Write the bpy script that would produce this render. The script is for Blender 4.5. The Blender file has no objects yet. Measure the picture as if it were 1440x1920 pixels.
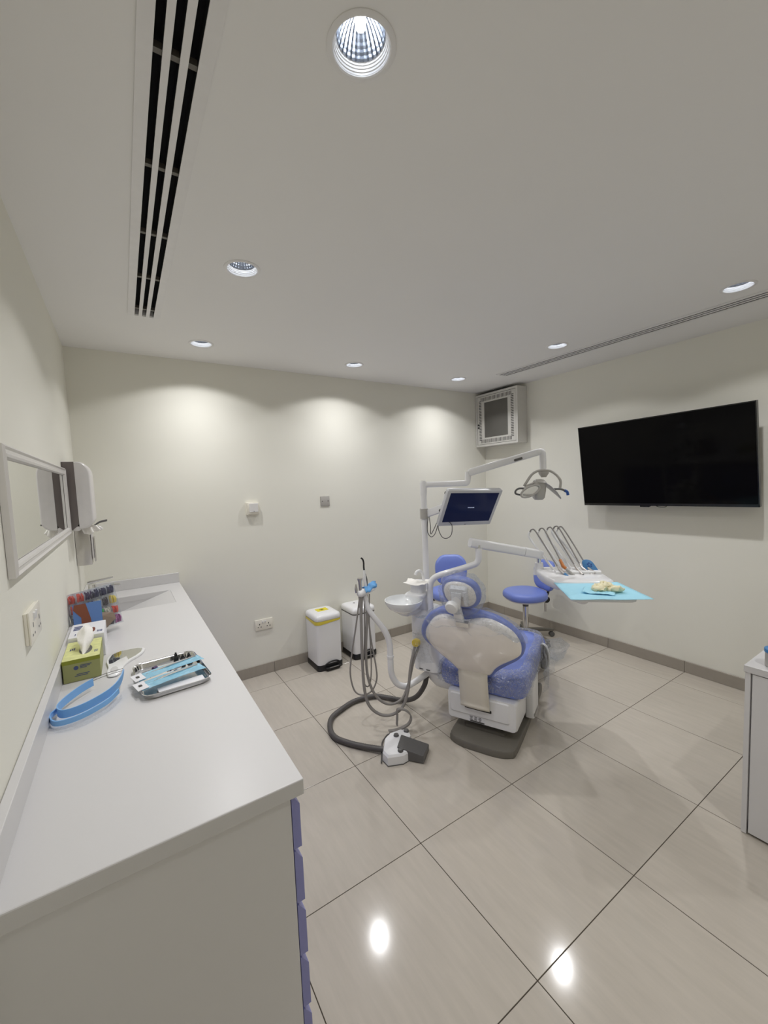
import bpy, bmesh, math, random
from mathutils import Vector, Matrix, noise
random.seed(7)
V = Vector
PI = math.pi
SC = bpy.context.scene
COL = SC.collection

# ------------------------------------------------------------------ camera
W, D, H = 3.894, 3.406, 2.562          # room: x 0..W, back wall y = D, ceiling z = H
YN = -0.66                             # wall behind the camera
cam_d = bpy.data.cameras.new('camera')
cam = bpy.data.objects.new('camera', cam_d)
COL.objects.link(cam)
cam_d.sensor_fit = 'HORIZONTAL'
cam_d.sensor_width = 36.0
cam_d.lens = 36.0 * 760.606 / 1440.0
cam_d.clip_start = 0.02
Rv = V((0.83976943, -0.54147576, -0.03989104))
Uv = V((0.07433083, 0.04187659, 0.99635399))
Fv = V((0.53783104, 0.83967276, -0.07541502))
cm = Matrix((Rv, Uv, -Fv)).transposed().to_4x4()
cm.translation = V((0.2588, 0.0, 1.5972))
cam.matrix_world = cm
SC.camera = cam

# ------------------------------------------------------------------ world and exposure
SC.view_settings.view_transform = 'Standard'
SC.view_settings.look = 'None'
SC.view_settings.gamma = 1.0
SC.view_settings.use_curve_mapping = False
SC.view_settings.exposure = 0.0
wd = bpy.data.worlds.new('world')
SC.world = wd
wd.use_nodes = True
wd.node_tree.nodes['Background'].inputs[0].default_value = (0.9, 0.95, 1, 1)
wd.node_tree.nodes['Background'].inputs[1].default_value = 0.0
LAMP_POWER = 33.5
LAMP_COL = (0.992, 0.990, 1.0)
SC.cycles.max_bounces = 16
SC.cycles.diffuse_bounces = 8
SC.cycles.transparent_max_bounces = 24
SC.cycles.sample_clamp_indirect = 6.0

# ------------------------------------------------------------------ materials
def S(r, g, b):
    f = lambda c: (c / 12.92 if c <= 0.04045 else ((c + 0.055) / 1.055) ** 2.4)
    return (f(r / 255), f(g / 255), f(b / 255))

def mat(name, col, rough=0.5, metal=0.0, var=0.04, scale=30.0, bump=0.0, bscale=200.0, coat=0.0, emit=None, estr=0.0, spec=0.5, trans=0.0, alpha=1.0):
    m = bpy.data.materials.new(name)
    m.use_nodes = True
    nt = m.node_tree
    b = nt.nodes['Principled BSDF']
    tc = nt.nodes.new('ShaderNodeTexCoord')
    nz = nt.nodes.new('ShaderNodeTexNoise')
    nz.inputs['Scale'].default_value = scale
    nz.inputs['Detail'].default_value = 4
    nt.links.new(tc.outputs['Object'], nz.inputs['Vector'])
    mx = nt.nodes.new('ShaderNodeMix')
    mx.data_type = 'RGBA'
    mx.inputs[6].default_value = (*[c * (1 - var) for c in col], 1)
    mx.inputs[7].default_value = (*[min(1, c * (1 + var)) for c in col], 1)
    nt.links.new(nz.outputs['Fac'], mx.inputs[0])
    nt.links.new(mx.outputs[2], b.inputs['Base Color'])
    b.inputs['Roughness'].default_value = rough
    b.inputs['Metallic'].default_value = metal
    b.inputs['Coat Weight'].default_value = coat
    b.inputs['Coat Roughness'].default_value = 0.06
    b.inputs['Specular IOR Level'].default_value = spec
    b.inputs['Transmission Weight'].default_value = trans
    b.inputs['Alpha'].default_value = alpha
    if emit:
        b.inputs['Emission Color'].default_value = (*emit, 1)
        b.inputs['Emission Strength'].default_value = estr
    if bump:
        n2 = nt.nodes.new('ShaderNodeTexNoise')
        n2.inputs['Scale'].default_value = bscale
        n2.inputs['Detail'].default_value = 5
        nt.links.new(tc.outputs['Object'], n2.inputs['Vector'])
        bp = nt.nodes.new('ShaderNodeBump')
        bp.inputs['Strength'].default_value = bump
        bp.inputs['Distance'].default_value = 0.004
        nt.links.new(n2.outputs['Fac'], bp.inputs['Height'])
        nt.links.new(bp.outputs['Normal'], b.inputs['Normal'])
    return m

M = {}
M['wall'] = mat('wall_paint', (0.79, 0.778, 0.705), 0.75, var=0.012, scale=3, bump=0.10, bscale=300, spec=0.3)
M['ceil'] = mat('ceiling_paint', (0.83, 0.822, 0.815), 0.85, var=0.01, scale=3, spec=0.2)
M['grout'] = mat('grout', S(70, 62, 52), 0.9)
M['counter'] = mat('quartz', (0.62, 0.612, 0.615), 0.30, var=0.03, scale=900, spec=0.35)
M['cabinet'] = mat('cabinet_laminate', (0.68, 0.673, 0.68), 0.25, var=0.01, spec=0.4)
M['lav'] = mat('lavender_front', (0.26, 0.27, 0.56), 0.35)
M['white'] = mat('white_plastic', (0.80, 0.80, 0.81), 0.28, var=0.01, coat=0.2)
M['whitemat'] = mat('white_matte', (0.78, 0.77, 0.76), 0.5, var=0.02)
M['ceramic'] = mat('white_ceramic', (0.84, 0.86, 0.87), 0.08, var=0.01, coat=0.5)
M['beige'] = mat('beige_shell', S(246, 240, 233), 0.2, var=0.01, coat=0.6)
M['strap'] = mat('strap_vinyl', S(220, 214, 202), 0.35, var=0.02)
M['blue'] = mat('blue_vinyl', (0.175, 0.24, 0.62), 0.38, var=0.05, scale=12, bump=0.15, bscale=500)
M['chrome'] = mat('chrome', (0.75, 0.75, 0.76), 0.12, metal=1.0, var=0.01)
M['steel'] = mat('brushed_steel', (0.6, 0.58, 0.56), 0.3, metal=1.0, var=0.05, scale=60)
M['black'] = mat('black_plastic', (0.012, 0.012, 0.013), 0.35)
M['dark'] = mat('dark_void', (0.006, 0.006, 0.007), 0.9)
M['dgrey'] = mat('dark_grey_plastic', S(92, 91, 90), 0.42, bump=0.05)
M['basegrey'] = mat('base_grey', S(105, 101, 93), 0.4, var=0.04)
M['hosegrey'] = mat('hose_grey', S(140, 136, 132), 0.45)
M['hosedark'] = mat('hose_dark', S(82, 79, 78), 0.5)
M['lampgrey'] = mat('lamp_grey', S(176, 173, 168), 0.35)
M['fglass'] = mat('smoked_window', S(96, 94, 90), 0.15, var=0.15, scale=5)
M['rack'] = mat('rack_paint', S(205, 203, 198), 0.4)
M['slot'] = mat('slot_dark', S(70, 68, 66), 0.8)
M['tvscreen'] = mat('tv_screen', (0.0035, 0.0033, 0.0035), 0.06, var=0.0, spec=0.06)
M['tvframe'] = mat('tv_frame', (0.006, 0.006, 0.006), 0.2)
M['monscreen'] = mat('monitor_screen', S(12, 18, 42), 0.1, emit=S(14, 22, 52), estr=0.55, var=0.1, scale=6, spec=0.12)
M['monframe'] = mat('monitor_frame', S(196, 197, 200), 0.35)
M['yellow'] = mat('yellow_plastic', S(226, 196, 30), 0.4)
M['liner'] = mat('yellow_liner', S(214, 196, 74), 0.3)
M['sticker'] = mat('sticker_yellow', S(225, 210, 30), 0.4)
M['ltblue'] = mat('light_blue_plastic', S(125, 178, 232), 0.35)
M['teal'] = mat('blue_paper', S(166, 222, 242), 0.7, bump=0.3, bscale=60)
M['bluecloth'] = mat('blue_cloth', S(110, 175, 235), 0.6, bump=0.5, bscale=90)
M['bluecap'] = mat('blue_cap', S(70, 130, 185), 0.35)
M['deepblue'] = mat('deep_blue_rubber', S(40, 80, 150), 0.45)
M['cream'] = mat('cream_latex', S(240, 232, 196), 0.5, bump=0.4, bscale=80)
M['orange'] = mat('orange_sleeve', S(196, 120, 60), 0.5)
M['green'] = mat('green_carton', S(152, 154, 100), 0.5, var=0.06, scale=8)
M['greendark'] = mat('green_band', S(134, 140, 40), 0.5)
M['greenlight'] = mat('green_top', S(212, 214, 150), 0.5, var=0.3, scale=45)
M['tissue'] = mat('tissue', (0.86, 0.84, 0.80), 0.8, bump=0.3, bscale=60)
M['carton'] = mat('white_carton', S(226, 226, 230), 0.5)
M['ink'] = mat('print_ink', S(70, 80, 120), 0.6)
M['inkb'] = mat('print_black', S(40, 38, 38), 0.6)
M['inkbrown'] = mat('print_brown', S(120, 62, 40), 0.6)
M['cardblue'] = mat('card_blue', S(92, 128, 186), 0.5)
M['cardbrown'] = mat('card_brown', S(128, 72, 48), 0.5)
M['brown'] = mat('brown_board', S(128, 112, 98), 0.7)
M['disgrey'] = mat('dispenser_grey', S(108, 100, 98), 0.4)
M['diswhite'] = mat('dispenser_white', S(214, 211, 210), 0.3)
M['frame'] = mat('mirror_frame', S(214, 211, 208), 0.3)
M['mirror'] = mat('mirror_glass', (0.82, 0.83, 0.80), 0.015, metal=1.0, var=0.0)
M['socket'] = mat('socket_plastic', S(232, 228, 216), 0.35)
M['ring'] = mat('downlight_ring', (0.78, 0.77, 0.77), 0.4)
M['baffle'] = mat('downlight_baffle', (0.9, 0.9, 0.92), 0.25)
M['reflector'] = mat('downlight_reflector', (0.27, 0.29, 0.33), 0.30, metal=1.0, var=0.02)
M['lamp'] = mat('lamp_glow', (1, 1, 1), 0.4, emit=(0.90, 0.95, 1.0), estr=17.0)
M['purple'] = mat('purple_ties', S(70, 45, 90), 0.5, var=0.5, scale=160)
M['navy'] = mat('navy_ties', S(50, 48, 84), 0.5, var=0.5, scale=160)
M['red'] = mat('red_ties', S(232, 92, 76), 0.5, var=0.35, scale=160)
M['yel2'] = mat('yellow_ties', S(232, 205, 92), 0.5, var=0.3, scale=160)
M['grn2'] = mat('green_ties', S(70, 190, 90), 0.5, var=0.35, scale=160)
M['wht2'] = mat('white_ties', S(222, 216, 200), 0.5, var=0.2, scale=160)
M['pink2'] = mat('pink_ties', S(170, 96, 150), 0.5, var=0.5, scale=160)
M['gry2'] = mat('grey_ties', S(66, 60, 64), 0.5, var=0.4, scale=160)

def tile_mat(name, col, rough):
    m = mat(name, col, rough, var=0.02)
    nt = m.node_tree
    b = nt.nodes['Principled BSDF']
    geo = nt.nodes.new('ShaderNodeNewGeometry')
    oi = nt.nodes.new('ShaderNodeObjectInfo')
    mp = nt.nodes.new('ShaderNodeMapping')
    mp.inputs['Scale'].default_value = (38, 4.5, 8)
    mp.inputs['Rotation'].default_value = (0, 0, 0.12)
    nt.links.new(geo.outputs['Position'], mp.inputs['Vector'])
    add = nt.nodes.new('ShaderNodeVectorMath'); add.operation = 'ADD'
    sc = nt.nodes.new('ShaderNodeVectorMath'); sc.operation = 'SCALE'
    cb = nt.nodes.new('ShaderNodeCombineXYZ')
    nt.links.new(oi.outputs['Random'], cb.inputs[0]); nt.links.new(oi.outputs['Random'], cb.inputs[1])
    nt.links.new(cb.outputs[0], sc.inputs[0]); sc.inputs['Scale'].default_value = 60
    nt.links.new(mp.outputs[0], add.inputs[0]); nt.links.new(sc.outputs[0], add.inputs[1])
    nz = nt.nodes.new('ShaderNodeTexNoise'); nz.inputs['Scale'].default_value = 1.0; nz.inputs['Detail'].default_value = 7
    nz.inputs['Roughness'].default_value = 0.62
    nt.links.new(add.outputs[0], nz.inputs['Vector'])
    cr = nt.nodes.new('ShaderNodeValToRGB')
    cr.color_ramp.elements[0].position = 0.28; cr.color_ramp.elements[1].position = 0.75
    cr.color_ramp.elements[0].color = (*[c * 0.94 for c in col], 1)
    cr.color_ramp.elements[1].color = (*[c * 1.06 for c in col], 1)
    nt.links.new(nz.outputs['Fac'], cr.inputs[0])
    hv = nt.nodes.new('ShaderNodeMapRange')
    hv.inputs[3].default_value = 0.975; hv.inputs[4].default_value = 1.03
    nt.links.new(oi.outputs['Random'], hv.inputs[0])
    ml = nt.nodes.new('ShaderNodeVectorMath'); ml.operation = 'SCALE'
    nt.links.new(cr.outputs[0], ml.inputs[0]); nt.links.new(hv.outputs[0], ml.inputs['Scale'])
    nt.links.new(ml.outputs[0], b.inputs['Base Color'])
    return m
M['tile'] = tile_mat('floor_tile', (0.50, 0.456, 0.397), 0.11)
M['basetile'] = tile_mat('skirting_tile', (0.35, 0.315, 0.27), 0.35)

def film_mat(name, lo, hi, tint=(0.95, 0.97, 1.0), crease=0.35, dmix=0.5):
    m = bpy.data.materials.new(name)
    m.use_nodes = True
    nt = m.node_tree
    for n in list(nt.nodes):
        nt.nodes.remove(n)
    out = nt.nodes.new('ShaderNodeOutputMaterial')
    tr = nt.nodes.new('ShaderNodeBsdfTransparent'); tr.inputs[0].default_value = (*tint, 1)
    gl = nt.nodes.new('ShaderNodeBsdfGlossy'); gl.inputs['Roughness'].default_value = 0.24
    df = nt.nodes.new('ShaderNodeBsdfTranslucent'); df.inputs[0].default_value = (0.85, 0.87, 0.9, 1)
    d2 = nt.nodes.new('ShaderNodeBsdfDiffuse'); d2.inputs[0].default_value = (0.85, 0.87, 0.9, 1)
    tc = nt.nodes.new('ShaderNodeTexCoord')
    nz = nt.nodes.new('ShaderNodeTexNoise'); nz.inputs['Scale'].default_value = 34; nz.inputs['Detail'].default_value = 5
    nz.inputs['Distortion'].default_value = 1.6
    nt.links.new(tc.outputs['Object'], nz.inputs['Vector'])
    bp = nt.nodes.new('ShaderNodeBump'); bp.inputs['Strength'].default_value = 1.0; bp.inputs['Distance'].default_value = 0.05
    nt.links.new(nz.outputs['Fac'], bp.inputs['Height'])
    nt.links.new(bp.outputs[0], gl.inputs['Normal'])
    lw = nt.nodes.new('ShaderNodeLayerWeight'); lw.inputs['Blend'].default_value = 0.25
    nt.links.new(bp.outputs[0], lw.inputs['Normal'])
    mr = nt.nodes.new('ShaderNodeMapRange')
    mr.inputs[3].default_value = lo; mr.inputs[4].default_value = hi
    nt.links.new(lw.outputs['Facing'], mr.inputs[0])
    n3 = nt.nodes.new('ShaderNodeTexNoise'); n3.inputs['Scale'].default_value = 17; n3.inputs['Detail'].default_value = 2; n3.inputs['Distortion'].default_value = 2.5
    nt.links.new(tc.outputs['Object'], n3.inputs['Vector'])
    sb = nt.nodes.new('ShaderNodeMath'); sb.operation = 'SUBTRACT'; sb.inputs[1].default_value = 0.5
    nt.links.new(n3.outputs['Fac'], sb.inputs[0])
    ab = nt.nodes.new('ShaderNodeMath'); ab.operation = 'ABSOLUTE'
    nt.links.new(sb.outputs[0], ab.inputs[0])
    m2 = nt.nodes.new('ShaderNodeMapRange'); m2.inputs[1].default_value = 0.0; m2.inputs[2].default_value = 0.022; m2.inputs[3].default_value = crease; m2.inputs[4].default_value = 0.0
    nt.links.new(ab.outputs[0], m2.inputs[0])
    ad = nt.nodes.new('ShaderNodeMath'); ad.operation = 'ADD'; ad.use_clamp = True
    nt.links.new(mr.outputs[0], ad.inputs[0]); nt.links.new(m2.outputs[0], ad.inputs[1])
    mixd = nt.nodes.new('ShaderNodeMixShader'); mixd.inputs[0].default_value = dmix
    nt.links.new(df.outputs[0], mixd.inputs[1]); nt.links.new(d2.outputs[0], mixd.inputs[2])
    mg = nt.nodes.new('ShaderNodeMixShader'); mg.inputs[0].default_value = 0.85
    nt.links.new(mixd.outputs[0], mg.inputs[1]); nt.links.new(gl.outputs[0], mg.inputs[2])
    mm = nt.nodes.new('ShaderNodeMixShader')
    nt.links.new(ad.outputs[0], mm.inputs[0])
    nt.links.new(tr.outputs[0], mm.inputs[1]); nt.links.new(mg.outputs[0], mm.inputs[2])
    nt.links.new(mm.outputs[0], out.inputs['Surface'])
    return m
M['film'] = film_mat('clear_film', 0.06, 0.42)
M['film2'] = film_mat('cloudy_film', 0.22, 0.65)
M['filmseat'] = film_mat('wrinkled_film', 0.15, 0.55, (0.95, 0.97, 1.0), 0.6)
for n_ in M['filmseat'].node_tree.nodes:
    if n_.type == 'BSDF_GLOSSY': n_.inputs['Roughness'].default_value = 0.33
M['acrylic'] = film_mat('clear_acrylic', 0.02, 0.15, (0.97, 0.98, 0.99), 0.0)
M['visor'] = film_mat('clear_visor', 0.06, 0.4, (0.97, 0.98, 0.99), 0.0)

# ------------------------------------------------------------------ mesh helpers
class MB:
    def __init__(s):
        s.v = []; s.f = []; s.mi = []
    def add(s, vs, fs, mi=0):
        o = len(s.v)
        s.v += [V(p) for p in vs]
        s.f += [[i + o for i in f] for f in fs]
        s.mi += [mi] * len(fs)
        return s
    def box(s, c, size, rot=None, bev=0.0, seg=2, mi=0):
        bm = bmesh.new()
        bmesh.ops.create_cube(bm, size=1.0)
        for v in bm.verts:
            v.co = V((v.co.x * size[0], v.co.y * size[1], v.co.z * size[2]))
        if bev > 0:
            bmesh.ops.bevel(bm, geom=list(bm.edges), offset=bev, segments=seg, affect='EDGES', profile=0.5)
        bm.verts.index_update()
        R = rot if rot is not None else Matrix.Identity(3)
        s.add([V(c) + R @ v.co for v in bm.verts], [[v.index for v in f.verts] for f in bm.faces], mi)
        bm.free()
        return s
    def bb(s, x0, x1, y0, y1, z0, z1, bev=0.0, mi=0, seg=2):
        return s.box(((x0 + x1) / 2, (y0 + y1) / 2, (z0 + z1) / 2), (x1 - x0, y1 - y0, z1 - z0), None, bev, seg, mi)
    def loft(s, rings, cap0=True, cap1=True, close=True, mi=0):
        n = len(rings[0]); vs = [p for r in rings for p in r]; fs = []
        for k in range(len(rings) - 1):
            for i in range(n if close else n - 1):
                j = (i + 1) % n
                fs.append([k * n + i, k * n + j, (k + 1) * n + j, (k + 1) * n + i])
        if cap0: fs.append(list(range(n))[::-1])
        if cap1: fs.append([(len(rings) - 1) * n + i for i in range(n)])
        return s.add(vs, fs, mi)
    def shell(s, rings, per=4):
        n = len(rings[0]); out = []
        cols_ = [spline([r_[i] for r_ in rings], per) for i in range(n)]
        return s.loft([[c_[k] for c_ in cols_] for k in range(len(cols_[0]))], False, False)
    def tube(s, pts, r, n=12, caps=True, mi=0):
        P = [V(p) for p in pts]
        rad = r if isinstance(r, (list, tuple)) else [r] * len(P)
        t0 = (P[1] - P[0]).normalized()
        a = t0.orthogonal().normalized()
        rings = []
        for i, p in enumerate(P):
            t = (P[min(i + 1, len(P) - 1)] - P[max(i - 1, 0)]).normalized()
            a = (a - t * a.dot(t)).normalized()
            b = t.cross(a)
            rings.append([p + (a * math.cos(2 * PI * k / n) + b * math.sin(2 * PI * k / n)) * rad[i] for k in range(n)])
        return s.loft(rings, caps, caps, True, mi)
    def lathe(s, prof, c=(0, 0, 0), n=32, fr=None, caps=(False, False), mi=0):
        if fr is None: fr = (V((1, 0, 0)), V((0, 1, 0)), V((0, 0, 1)))
        c = V(c)
        rings = [[c + fr[0] * (r * math.cos(2 * PI * k / n)) + fr[1] * (r * math.sin(2 * PI * k / n)) + fr[2] * z for k in range(n)] for r, z in prof]
        return s.loft(rings, caps[0], caps[1], True, mi)
    def pillow(s, outline, prof, f, cen=None, mi=0):
        # outline: closed 2-D points, prof: (scale, height); f maps (a, b, c) to a point
        if cen is None:
            cen = (sum(p[0] for p in outline) / len(outline), sum(p[1] for p in outline) / len(outline))
        rings = [[f(cen[0] + (p[0] - cen[0]) * sc, cen[1] + (p[1] - cen[1]) * sc, h) for p in outline] for sc, h in prof]
        return s.loft(rings, True, True, True, mi)
    def prism(s, outline, h0, h1, f, mi=0):
        return s.loft([[f(p[0], p[1], h0) for p in outline], [f(p[0], p[1], h1) for p in outline]], True, True, True, mi)
    def crumple(s, amp, freq, seed=0.0):
        for i, p in enumerate(s.v):
            q = p * freq + V((seed, seed * 1.7, -seed))
            s.v[i] = p + noise.noise_vector(q) * amp + noise.noise_vector(q * 2.7) * amp * 0.5
        return s

def spline(pts, per=8, closed=False):
    P = [V(p) for p in pts]; n = len(P); out = []
    for i in range(n if closed else n - 1):
        if closed:
            p0, p1, p2, p3 = P[i - 1], P[i], P[(i + 1) % n], P[(i + 2) % n]
        else:
            p0, p1, p2, p3 = P[max(i - 1, 0)], P[i], P[i + 1], P[min(i + 2, n - 1)]
        for k in range(per):
            t = k / per
            out.append(0.5 * ((2 * p1) + (p2 - p0) * t + (2 * p0 - 5 * p1 + 4 * p2 - p3) * t * t + (3 * p1 - p0 - 3 * p2 + p3) * t ** 3))
    if not closed: out.append(P[-1])
    return out

def fillet(pts, r, seg=6):
    P = [V(p) for p in pts]; out = [P[0]]
    for i in range(1, len(P) - 1):
        a, b, c = P[i - 1], P[i], P[i + 1]
        d1 = min(r, (a - b).length * 0.48); d2 = min(r, (c - b).length * 0.48)
        s, e = b + (a - b).normalized() * d1, b + (c - b).normalized() * d2
        for k in range(seg + 1):
            t = k / seg
            out.append(s * (1 - t) ** 2 + b * 2 * t * (1 - t) + e * t * t)
    out.append(P[-1])
    return out

def rrect(w, h, r, seg=5, cx=0.0, cy=0.0):
    out = []
    for sx, sy, a0 in ((1, 1, 0), (-1, 1, PI / 2), (-1, -1, PI), (1, -1, 1.5 * PI)):
        for k in range(seg + 1):
            a = a0 + PI / 2 * k / seg
            out.append((cx + sx * (w / 2 - r) + r * math.cos(a), cy + sy * (h / 2 - r) + r * math.sin(a)))
    return out

def ell(a, b, n=32, cx=0.0, cy=0.0, p=2.0):
    out = []
    for k in range(n):
        t = 2 * PI * k / n
        c, s = math.cos(t), math.sin(t)
        out.append((cx + a * math.copysign(abs(c) ** (2 / p), c), cy + b * math.copysign(abs(s) ** (2 / p), s)))
    return out

def half(pts, per=6, cx=0.0):
    # half outline from top centre to bottom centre on the +a side, mirrored and smoothed
    full = [(p[0], p[1], 0) for p in pts] + [(-p[0], p[1], 0) for p in pts[-2:0:-1]]
    return [(q.x + cx, q.y) for q in spline(full, per, True)]

def fr(o, a, b, c):
    o, a, b, c = V(o), V(a), V(b), V(c)
    return lambda x, y, z: o + a * x + b * y + c * z
ID = lambda x, y, z: V((x, y, z))

WM = {}
def wm(o): return WM[o.name]
def obj(name, mb, mats, parent=None, smooth=35, label=None, kind=None):
    me = bpy.data.meshes.new(name)
    vs = mb.v
    if parent is not None:
        inv = wm(parent).inverted()
        vs = [inv @ p for p in vs]
    me.from_pydata([tuple(p) for p in vs], [], mb.f)
    ms = mats if isinstance(mats, (list, tuple)) else [mats]
    for m in ms: me.materials.append(M[m] if isinstance(m, str) else m)
    if len(ms) > 1:
        for p, k in zip(me.polygons, mb.mi): p.material_index = k
    bm = bmesh.new(); bm.from_mesh(me)
    bmesh.ops.recalc_face_normals(bm, faces=bm.faces); bm.to_mesh(me); bm.free()
    if smooth:
        for p in me.polygons: p.use_smooth = True
        me.set_sharp_from_angle(angle=math.radians(smooth))
    me.update()
    o = bpy.data.objects.new(name, me)
    COL.objects.link(o)
    if parent is not None: o.parent = parent
    WM[o.name] = wm(parent).copy() if parent is not None else Matrix.Identity(4)
    if label: o['label'] = label
    if kind: o['kind'] = kind
    return o

def tag(o, label, cat, group=None):
    o['label'] = label; o['category'] = cat
    if group: o['group'] = group
    return o

def thing(name, label, cat, loc=(0, 0, 0), rz=0.0, group=None):
    o = bpy.data.objects.new(name, None)
    o.empty_display_size = 0.05
    COL.objects.link(o)
    o.location = loc; o.rotation_euler = (0, 0, rz)
    WM[o.name] = Matrix.Translation(V(loc)) @ Matrix.Rotation(rz, 4, 'Z')
    return tag(o, label, cat, group)

def copy_thing(root, loc, label):
    r = root.copy(); COL.objects.link(r); r.location = loc; r['label'] = label
    for ch in root.children:
        c = ch.copy(); COL.objects.link(c); c.parent = r
        for g in ch.children:
            d = g.copy(); COL.objects.link(d); d.parent = c
    return r

# ------------------------------------------------------------------ room shell
LIGHTS = [(0.78, 0.83), (0.78, 1.90), (0.775, 2.985), (1.937, 2.985), (3.09, 2.985), (3.09, 1.91), (3.12, 0.85)]
ADDED_FILL = [(1.937, -0.24)]  # unseen fill downlight, added to brighten the near end of the room
# ceiling with openings for the downlights and the slot diffusers
cb = MB().bb(0, W, YN, D, H, H + 0.14)
cut = MB()
for x, y in LIGHTS + ADDED_FILL:
    cut.lathe([(0.0645, H - 0.02), (0.0645, H + 0.11)], (x, y, 0), 40, caps=(True, True))
VENTS = [(0.354, 0.509, -0.55, 2.656), (3.312, 3.467, -0.55, 2.704)]
for x0, x1, y0, y1 in VENTS:
    cut.bb(x0 + 0.02, x1 - 0.02, y0 + 0.02, y1 - 0.012, H - 0.02, H + 0.10)
ceiling = obj('ceiling', cb, 'ceil', kind='structure', smooth=0)
cutter = obj('cutter', cut, 'ceil', smooth=0)
md = ceiling.modifiers.new('cut', 'BOOLEAN'); md.object = cutter; md.operation = 'DIFFERENCE'; md.solver = 'EXACT'
dg = bpy.context.evaluated_depsgraph_get()
me = bpy.data.meshes.new_from_object(ceiling.evaluated_get(dg))
ceiling.modifiers.clear(); ceiling.data = me
bpy.data.objects.remove(cutter)

T = 0.12
obj('wall_left', MB().bb(-T, 0, YN - T, D + T, -0.05, H + 0.14), 'wall', kind='structure', smooth=0)
obj('wall_right', MB().bb(W, W + T, YN - T, D + T, -0.05, H + 0.14), 'wall', kind='structure', smooth=0)
obj('wall_back', MB().bb(0, W, D, D + T, -0.05, H + 0.14), 'wall', kind='structure', smooth=0)
obj('wall_near', MB().bb(0, W, YN - T, YN, -0.05, H + 0.14), 'wall', kind='structure', smooth=0)

# floor: grout bed with separate tiles
floor = obj('floor', MB().bb(0, W, YN, D, -0.05, -0.0015), 'grout', kind='structure', smooth=0)
GX = [-0.01] + [1.2491 + 0.6 * i for i in range(-2, 5)] + [W]
GX[0] = 0.0
GY = [YN] + [0.7541 + 0.6 * i for i in range(-2, 5)] + [D]
meshes = {}
for i in range(len(GX) - 1):
    for j in range(len(GY) - 1):
        w, d = GX[i + 1] - GX[i] - 0.0032, GY[j + 1] - GY[j] - 0.0032
        if w < 0.01 or d < 0.01: continue
        key = (round(w, 3), round(d, 3))
        if key not in meshes:
            o = obj('tile', MB().box((0, 0, -0.003), (w, d, 0.006), None, 0.0006, 1), 'tile', floor, smooth=0)
            meshes[key] = o.data
        else:
            o = bpy.data.objects.new('tile', meshes[key]); COL.objects.link(o); o.parent = floor
        o.location = ((GX[i] + GX[i + 1]) / 2, (GY[j] + GY[j + 1]) / 2, 0)
# skirting: one tile piece per floor tile
BH = 0.090
bb_ = obj('baseboard_back', MB().bb(0.57, W, D - 0.004, D, 0, BH - 0.002), 'grout', kind='structure', smooth=0)
for a, b in zip(GX[:-1], GX[1:]):
    a = max(a, 0.57)
    if b - a > 0.02:
        obj('tile', MB().bb(a + 0.001, b - 0.001, D - 0.012, D - 0.001, 0.001, BH, 0.001, seg=1), 'basetile', bb_, smooth=0)
br_ = obj('baseboard_right', MB().bb(W - 0.004, W, YN, D, 0, BH - 0.002), 'grout', kind='structure', smooth=0)
for a, b in zip(GY[:-1], GY[1:]):
    obj('tile', MB().bb(W - 0.012, W - 0.001, a + 0.001, b - 0.001, 0.001, BH, 0.001, seg=1), 'basetile', br_, smooth=0)

# ------------------------------------------------------------------ downlights
def spot(x, y):
    ld = bpy.data.lights.new('downlight_beam', 'SPOT')
    ld.energy = LAMP_POWER; ld.color = LAMP_COL
    ld.spot_size = math.radians(136); ld.spot_blend = 0.18
    ld.shadow_soft_size = 0.022
    ld.use_nodes = True
    nt = ld.node_tree
    em = [n for n in nt.nodes if n.type == 'EMISSION'][0]
    geo = nt.nodes.new('ShaderNodeNewGeometry')
    sp = nt.nodes.new('ShaderNodeSeparateXYZ')
    nt.links.new(geo.outputs['Incoming'], sp.inputs[0])
    ab = nt.nodes.new('ShaderNodeMath'); ab.operation = 'ABSOLUTE'
    nt.links.new(sp.outputs[2], ab.inputs[0])
    pw = nt.nodes.new('ShaderNodeMath'); pw.operation = 'POWER'; pw.inputs[1].default_value = 3.0
    nt.links.new(ab.outputs[0], pw.inputs[0])
    ma = nt.nodes.new('ShaderNodeMath'); ma.operation = 'MULTIPLY_ADD'
    ma.inputs[1].default_value = 1.22; ma.inputs[2].default_value = 0.07
    nt.links.new(pw.outputs[0], ma.inputs[0])
    nt.links.new(ma.outputs[0], em.inputs['Strength'])
    lo = bpy.data.objects.new('downlight_beam', ld)
    COL.objects.link(lo)
    lo.location = (x, y, H + 0.001)
    return lo

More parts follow.
